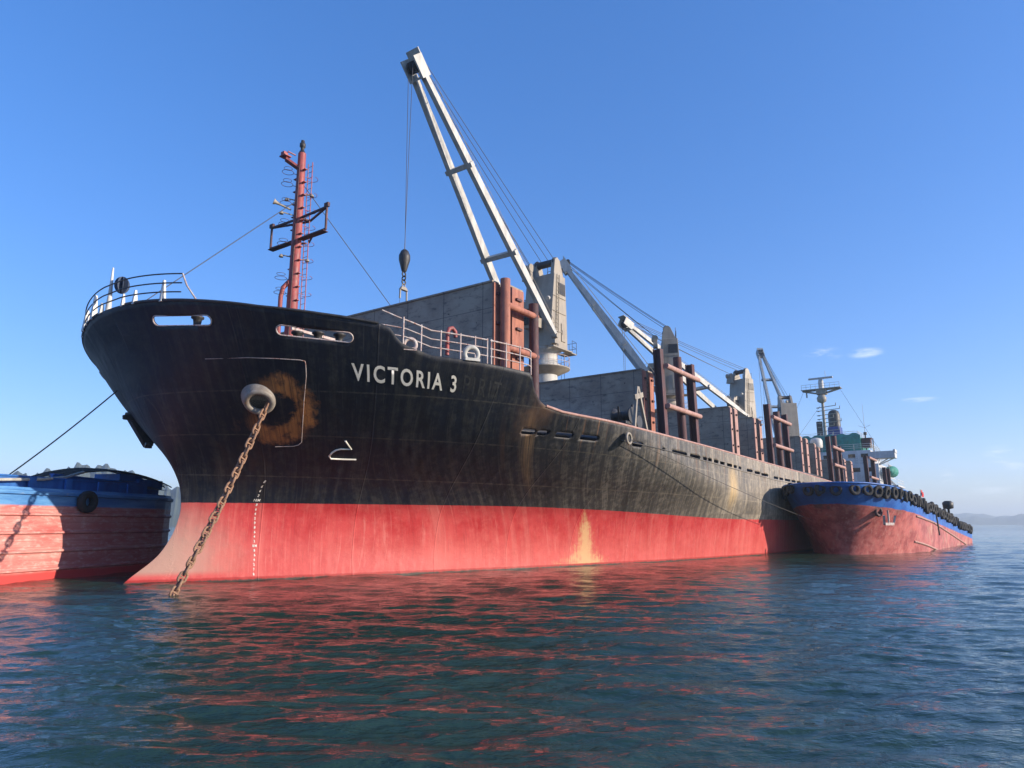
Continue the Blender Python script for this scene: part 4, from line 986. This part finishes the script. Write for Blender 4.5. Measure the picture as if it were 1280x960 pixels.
MB().beam((3.5, 1.5, 4.35), (10.6, 1.5, 4.20), .12, .7).beam((3.5, 1.5, 4.7), (10.8, 1.5, 4.5), .25, .07).box((9.9, 2.2, 4.55), (1.8, 1.6, .5)).box((8.6, 2.4, 4.85), (1.6, 1.6, .35)).build('deck_coaming', M['blue'], b1)
ar = MB()
def arch(t, r): return 4.40+.70*r*sin(pi*t)**.8
for yy, r in ((1.3, 1.0), (1.75, 1.12), (2.3, 1.2), (2.9, 1.25)):
    ar.tube([(3.2+8.4*t, yy, arch(t, r)) for t in np.linspace(.02, .98, 34)], .035, 5)
for k in range(90):
    t = .06+.88*k/89; u_ = t+.014*(1 if k % 2 else -1)
    ar.beam((3.2+8.4*t, 1.3, arch(t, 1.0)), (3.2+8.4*u_, 1.75, arch(u_, 1.12)), .03, .03); ar.beam((3.2+8.4*u_, 1.75, arch(u_, 1.12)), (3.2+8.4*t, 2.3, arch(t, 1.2)), .03, .03); ar.beam((3.2+8.4*t, 2.3, arch(t, 1.2)), (3.2+8.4*u_, 2.9, arch(u_, 1.25)), .03, .03)
o = ar.build('hold_cover_hoops', M['dark'], b1)
cvm = MB(); vs_ = []; fs = []
for i in range(25):
    t = i/24; x_ = 3.8+7.2*t; z_ = 4.3+.28*sin(pi*t)**.9
    vs_ += [(x_, .95, 4.25), (x_, 1.4, z_), (x_, 5.5, z_+.1)]
for i in range(24): fs += [(3*i, 3*i+3, 3*i+4, 3*i+1), (3*i+1, 3*i+4, 3*i+5, 3*i+2)]
cvm.add(vs_, fs).build('hold_tarpaulin', M['dark'], b1)
MB().tube([(-14, .1, 3.98), (-6, .12, 4.06), (-1, .18, 4.16), (2.0, .35, 4.36), (3.6, .8, 4.55), (5.0, 1.2, 4.9)], .07, 8).build('deck_hose', M['jib'], b1)

def tyre(R, r):
    pr = []
    for k in range(16):
        t = 2*pi*k/16; a = cos(t); c = sin(t); pr.append((R+r*(abs(a)**.7)*(1 if a > 0 else -1), r*1.15*(abs(c)**.7)*(1 if c > 0 else -1)))
    n = 28; vs_ = []; fs = []
    for i in range(n):
        t = 2*pi*i/n; tread = .012 if i % 2 else 0
        for k, (q, z) in enumerate(pr): qq = q+(tread if q > R+.5*r else 0); vs_.append((qq*cos(t), qq*sin(t), z))
    for i in range(n):
        for k in range(16): fs.append((i*16+k, ((i+1) % n)*16+k, ((i+1) % n)*16+(k+1) % 16, i*16+(k+1) % 16))
    return MB().add(vs_, fs, True)
ty0 = tyre(.36, .15).build('tyre_fender', M['rubber'])
ty0.location = b1.matrix_basis @ Vector((3.9, -.30, 3.35)) if False else (Matrix.Translation(b1.location) @ Matrix.Rotation(B1Z, 4, 'Z')) @ Vector((3.95, -.27, 3.42))
ty0.rotation_euler = (pi/2, 0, B1Z); tag(ty0, 'black tyre hanging on the blue strip of the left barge', 'tyre')

# ================================================================= RIGHT BARGE
B2Z = RZ-radians(3.0)
b2c = s2w(57.2, -17.6)
b2 = empty('river_barge', b2c, B2Z); tag(b2, 'blunt bowed red barge with blue band and tyre fenders, right of the ship', 'barge')
BSZ = [-2, 0, 1, 2.5, 4, 5.5]
def bs(z): return float(np.interp(z, BSZ, [4.9, 4.7, 4.3, 3.3, 1.7, 0.0]))
def bh(X, z):      # half-breadth of the barge
    s = bs(z); l = np.interp(z, BSZ, [14, 13, 12, 11, 10, 9.5]); q = np.interp(z, BSZ, [.6, .58, .55, .5, .46, .44])
    t = min(1, max(0, (X-s)/l)); B = np.interp(z, [0, 4], [4.45, 4.75]); return B*(1-(1-t)**2)**q
def sheer(X): return float(np.interp(X, [0, 2, 5, 10, 17, 25, 32, 42, 52, 56], [5.5, 5.48, 5.3, 4.85, 4.2, 3.65, 3.15, 2.35, 1.75, 1.65]))
def b2_mat():
    g = NT('river_barge_paint'); x, y, z = g.xyz()
    p = g.noise(.8, 8, .7); f = g.noise(3.5, 8, .72, (1, 1, .5)); 
    red = g.mix(g.rng(p, .38, .62), (.29, .050, .048), (.52, .14, .12)); red = g.mix(g.math('MULTIPLY', g.rng(f, .48, .66), .6), red, (.55, .26, .22))
    red = g.mix(g.math('MULTIPLY', g.rng(g.noise(.5, 7, .7, (1, 1, 2), (4, 4, 4)), .5, .62), g.math('MULTIPLY', g.rng(z, 2.5, 4.2), .9)), red, (.10, .07, .06))
    red = g.mix(g.math('MULTIPLY', g.rng(g.noise(.9, 7, .7, (1, 1, 1), (14, 4, 4)), .52, .66), g.math('MULTIPLY', g.rng(x, 10, 22), .8)), red, (.50, .38, .24))
    blue = g.mix(g.rng(p, .35, .65), (.010, .085, .36), (.022, .15, .50)); blue = g.mix(g.rng(f, .62, .75), blue, (.10, .16, .25))
    # blue band follows the sheer: boundary height as a function of x
    cr = g.n('ShaderNodeMapRange'); 
    b1_ = g.rng(x, 0, 17, 4.05, 2.85, False); b2_ = g.rng(x, 17, 52, 0, -2.3, False); bound = g.math('ADD', b1_, b2_)
    c = g.mix(g.rng(g.math('SUBTRACT', g.math('ADD', z, g.math('MULTIPLY', g.math('SUBTRACT', p, .5), .25)), bound), -.03, .03), red, blue)
    g.t.nodes.remove(cr)
    g.bump(g.noise(1.0, 5, .6), .5, .08); return g.fin(c, .55)
M['b2'] = b2_mat()
NC, NR = 110, 22; XE = 52.0
seq = []
for sg in (-1, 1):
    cs = []
    for i in range(NC+1):
        gq = (i/NC)**1.9; zt = sheer(XE*gq); col = []
        for j in range(NR+1): z = -1.5+(zt+1.5)*j/NR; s = bs(z); X = s+(XE-s)*gq; col.append((X, sg*bh(X, z), z))
        cs.append(col)
    seq += cs[::-1] if sg < 0 else cs[1:]
vs_ = [p for c in seq for p in c]; W = NR+1; fs = []
for i in range(len(seq)-1):
    for j in range(NR): fs.append((i*W+j, (i+1)*W+j, (i+1)*W+j+1, i*W+j+1))
for j in range(NR): fs.append(((len(seq)-1)*W+j, j, j+1, (len(seq)-1)*W+j+1))
o = MB().add(vs_, fs, True).build('barge_hull', M['b2'], b2); sm = o.modifiers.new('plate', 'SOLIDIFY'); sm.thickness = .06
vs_ = []; fs = []
for i in range(61):
    X = .6+(51.4-.6)*i/60; z = sheer(X)-.75; b = max(.05, bh(X, z)-.08); vs_ += [(X, -b, z), (X, b, z)]
for i in range(60): fs.append((2*i, 2*i+2, 2*i+3, 2*i+1))
MB().add(vs_, fs).build('barge_deck', M['deck'], b2)
hc = MB()
for k in range(3): x0 = 13+k*12.4; hc.box((x0+5.5, 0, sheer(x0+5.5)-.75), (11, 7.6, 1.3))
hc.build('cargo_hatch', M['maroon'], b2)
def bp(X, z, off=0, sg=-1):
    e = .05; n = Vector((-(bh(X+e, z)-bh(X-e, z))/(2*e)*1.0, sg, 0)); n.x = -(bh(X+e, z)-bh(X-e, z))/(2*e); n.normalize(); return Vector((X, sg*bh(X, z), z))+n*off, n
MB().tube([bp(X, sheer(X)-.02, 0, sg)[0] for sg in (-1,) for X in np.linspace(51.8, .15, 90)]+[bp(X, sheer(X)-.02, 0, 1)[0] for X in np.linspace(.15, 51.8, 90)], .07, 6).build('capping_rail', M['blue'], b2)
MB().tube([bp(X, z, .02)[0] for X, z in zip(np.linspace(11.5, 45, 40), np.interp(np.linspace(11.5, 45, 40), [11.5, 20, 30, 45], [3.05, 2.55, 1.55, .0]))], .09, 6).build('rubbing_strake', M['pink'], b2)
MB().tube([bp(X, z, .02)[0] for X, z in zip(np.linspace(12.0, 22, 14), np.linspace(.95, .0, 14))], .09, 6).build('rubbing_strake', M['pink'], b2)
p_, n_ = bp(4.75, 3.35); 
ha = MB().tube(torus_pts(p_+n_*.05, .30, n_, 20), .12, 8, closed=True); ha.build('hawse_ring', M['maroon'], b2)
p2 = p_+n_*.45+Vector((.5, -.25, -.45)); sd_ = n_.cross(Vector((0, 0, 1))).normalized()
a2 = MB().beam(p2+Vector((0, 0, .55)), p2-Vector((0, 0, .5)), .12, .14).beam(p2-Vector((0, 0, .5))-sd_*.5, p2-Vector((0, 0, .5))+sd_*.5, .22, .2).beam(p2-Vector((0, 0, .5))-sd_*.5, p2+Vector((0, 0, .15))-sd_*.62+n_*.12, .16, .14).beam(p2-Vector((0, 0, .5))+sd_*.5, p2+Vector((0, 0, .15))+sd_*.62+n_*.12, .16, .14)
a2.build('anchor', M['railrust'], b2)
# inboard clutter: bollards, a windlass, a small flag on a staff
for X, y in ((3.0, -2.0), (3.0, 2.0), (12, -4.6), (12, 4.6)): bitt((X, y, sheer(X)-.75), .2, .9).build('bollard', M['dark'], b2)
MB().box((5.2, 0, 5.0), (1.4, 2.4, .8)).lathe((5.2, -1.4, 5.4), [(.4, 0), (.4, .1), (.25, .15), (.25, 2.6), (.4, 2.7), (.4, 2.8)], 16, (0, 1, 0)).build('windlass', M['dark'], b2)
fl = MB(); X = 17.0; q, _ = bp(X, sheer(X), -.4); fl.tube([q, q+Vector((0, 0, 1.3))], .04, 6); fo = fl.build('flagstaff', M['white'], b2)
vs_ = []; fs = []
for i in range(9):
    for j in range(5): vs_.append((q.x+.0+.8*i/8, q.y-.12*sin(i*.9+j*.4), q.z+1.25-.5*j/4-.18*i/8))
for i in range(8):
    for j in range(4): fs.append((i*5+j, (i+1)*5+j, (i+1)*5+j+1, i*5+j+1))
MB().add(vs_, fs, True).build('flag', M['redflag'], fo)
q, _ = bp(34, sheer(34), -.3); MB().lathe(q-Vector((0, 0, .2)), [(.12, 0), (.12, 1.2), (.5, 1.3), (.55, 1.9), (.3, 2.1)], 12).build('ventilator', M['dark'], b2)
q, n2 = bp(20.5, sheer(20.5), .05)
MB().tube([q+n2*.08, q+n2*.15-Vector((0, 0, 1.3)), q+n2*.2-Vector((0, 0, 2.6))], .07, 6).build('hanging_rope_tail', M['rope'], b2)

# tyres hung along the barge rail: each a thing of its own
Mb2 = Matrix.Translation(b2.location) @ Matrix.Rotation(B2Z, 4, 'Z')
tp = tyre(.33, .125).build('tyre_fender', M['rubber']); TYM = tp.data
spots = []
dense = [(X, 1) for X in np.linspace(9.5, .02, 700)]+[(X, -1) for X in np.linspace(.02, 51.0, 3000)]
acc_, last = 0.0, None
for X, sg in dense:
    P_ = Vector((X, sg*bh(X, sheer(X)-.4), 0))
    if last is None: spots.append((X, sg)); last = P_; continue
    acc_ += (P_-last).length; last = P_
    if acc_ > (1.08 if (sg > 0 or X < 17) else 1.28): spots.append((X, sg)); acc_ = 0.0
O1 = ['first', 'second', 'third', 'fourth', 'fifth', 'sixth', 'seventh', 'eighth', 'ninth', 'tenth', 'eleventh', 'twelfth', 'thirteenth', 'fourteenth', 'fifteenth', 'sixteenth', 'seventeenth', 'eighteenth', 'nineteenth', 'twentieth']
ords = O1+['twenty-'+w for w in O1[:9]]+['thirtieth']+['thirty-'+w for w in O1[:9]]
rt = random.Random(12); N = len(spots)
for k, (X, sg) in enumerate(spots):
    o = tp if k == 0 else tp.copy()
    if k: COL.objects.link(o)
    z = sheer(X)-.42+rt.uniform(-.14, .14); p, n = bp(X, z, .13, sg)
    if sg < 0 and X > 17: p.z += .2
    tilt = rt.uniform(-.25, .25); s = rt.uniform(.88, 1.12)
    zl = (n+Vector((rt.uniform(-.2, .2), rt.uniform(-.1, .1), rt.uniform(-.25, .1)))).normalized()
    o.matrix_world = Mb2 @ Matrix.Translation(p) @ zl.to_track_quat('Z', 'Y').to_matrix().to_4x4() @ Matrix.Scale(s, 4)
    if k < N//2: lab = 'black tyre fender on the right barge, %s counted from its left end' % ords[k]
    else:
        j = N-k; lab = ('black tyre fender on the right barge, %s counted from its far right end' % ords[j-1])
    tag(o, lab, 'tyre', 'tyre fenders along the right barge rail')
print('tyres', N)

# ---------------------------------------------------------------- mooring ropes
def rope(pts, name, label, r=.03, sag=.4, m='rope'):
    a = Vector(pts[0]); b = Vector(pts[-1]); ps = [a.lerp(b, t)-Vector((0, 0, 4*t*(1-t)*sag)) for t in np.linspace(0, 1, 24)]
    mid = a.copy(); mid.z = a.z; mb = MB().tube([p-mid for p in ps], r, 6); o = mb.build(name, M[m], None, tuple(mid)); tag(o, label, 'rope'); return o
pr1 = s2w(14.6, 2.0, 8.4)
rope([s2w(15.2, 3.1, 8.6), (Matrix.Translation(b1.location) @ Matrix.Rotation(B1Z, 4, 'Z')) @ Vector((1.3, 1.6, 4.45))], 'mooring_rope', 'dark rope from the far bow down to the left barge', .03, .1)
rope([s2w(32.7, -13.95, 6.65), Mb2 @ bp(3.7, 2.7, 0, 1)[0]], 'mooring_rope', 'thin rope slanting from the side of the ship to the right barge bow', .016, .2)

# ---------------------------------------------------------------- air
hz_ = NT('sea_haze'); hz_.t.nodes.remove(hz_.p)
pv = hz_.n('ShaderNodeVolumePrincipled'); pv.inputs['Color'].default_value = (.78, .91, 1.0, 1); pv.inputs['Density'].default_value = .00038; pv.inputs['Anisotropy'].default_value = .2
hz_.t.links.new(pv.outputs[0], hz_.out.inputs['Volume'])
o = MB().box((0, 0, 44), (9400, 9400, 100)).build('haze', hz_.m); tag(o, kind='stuff')
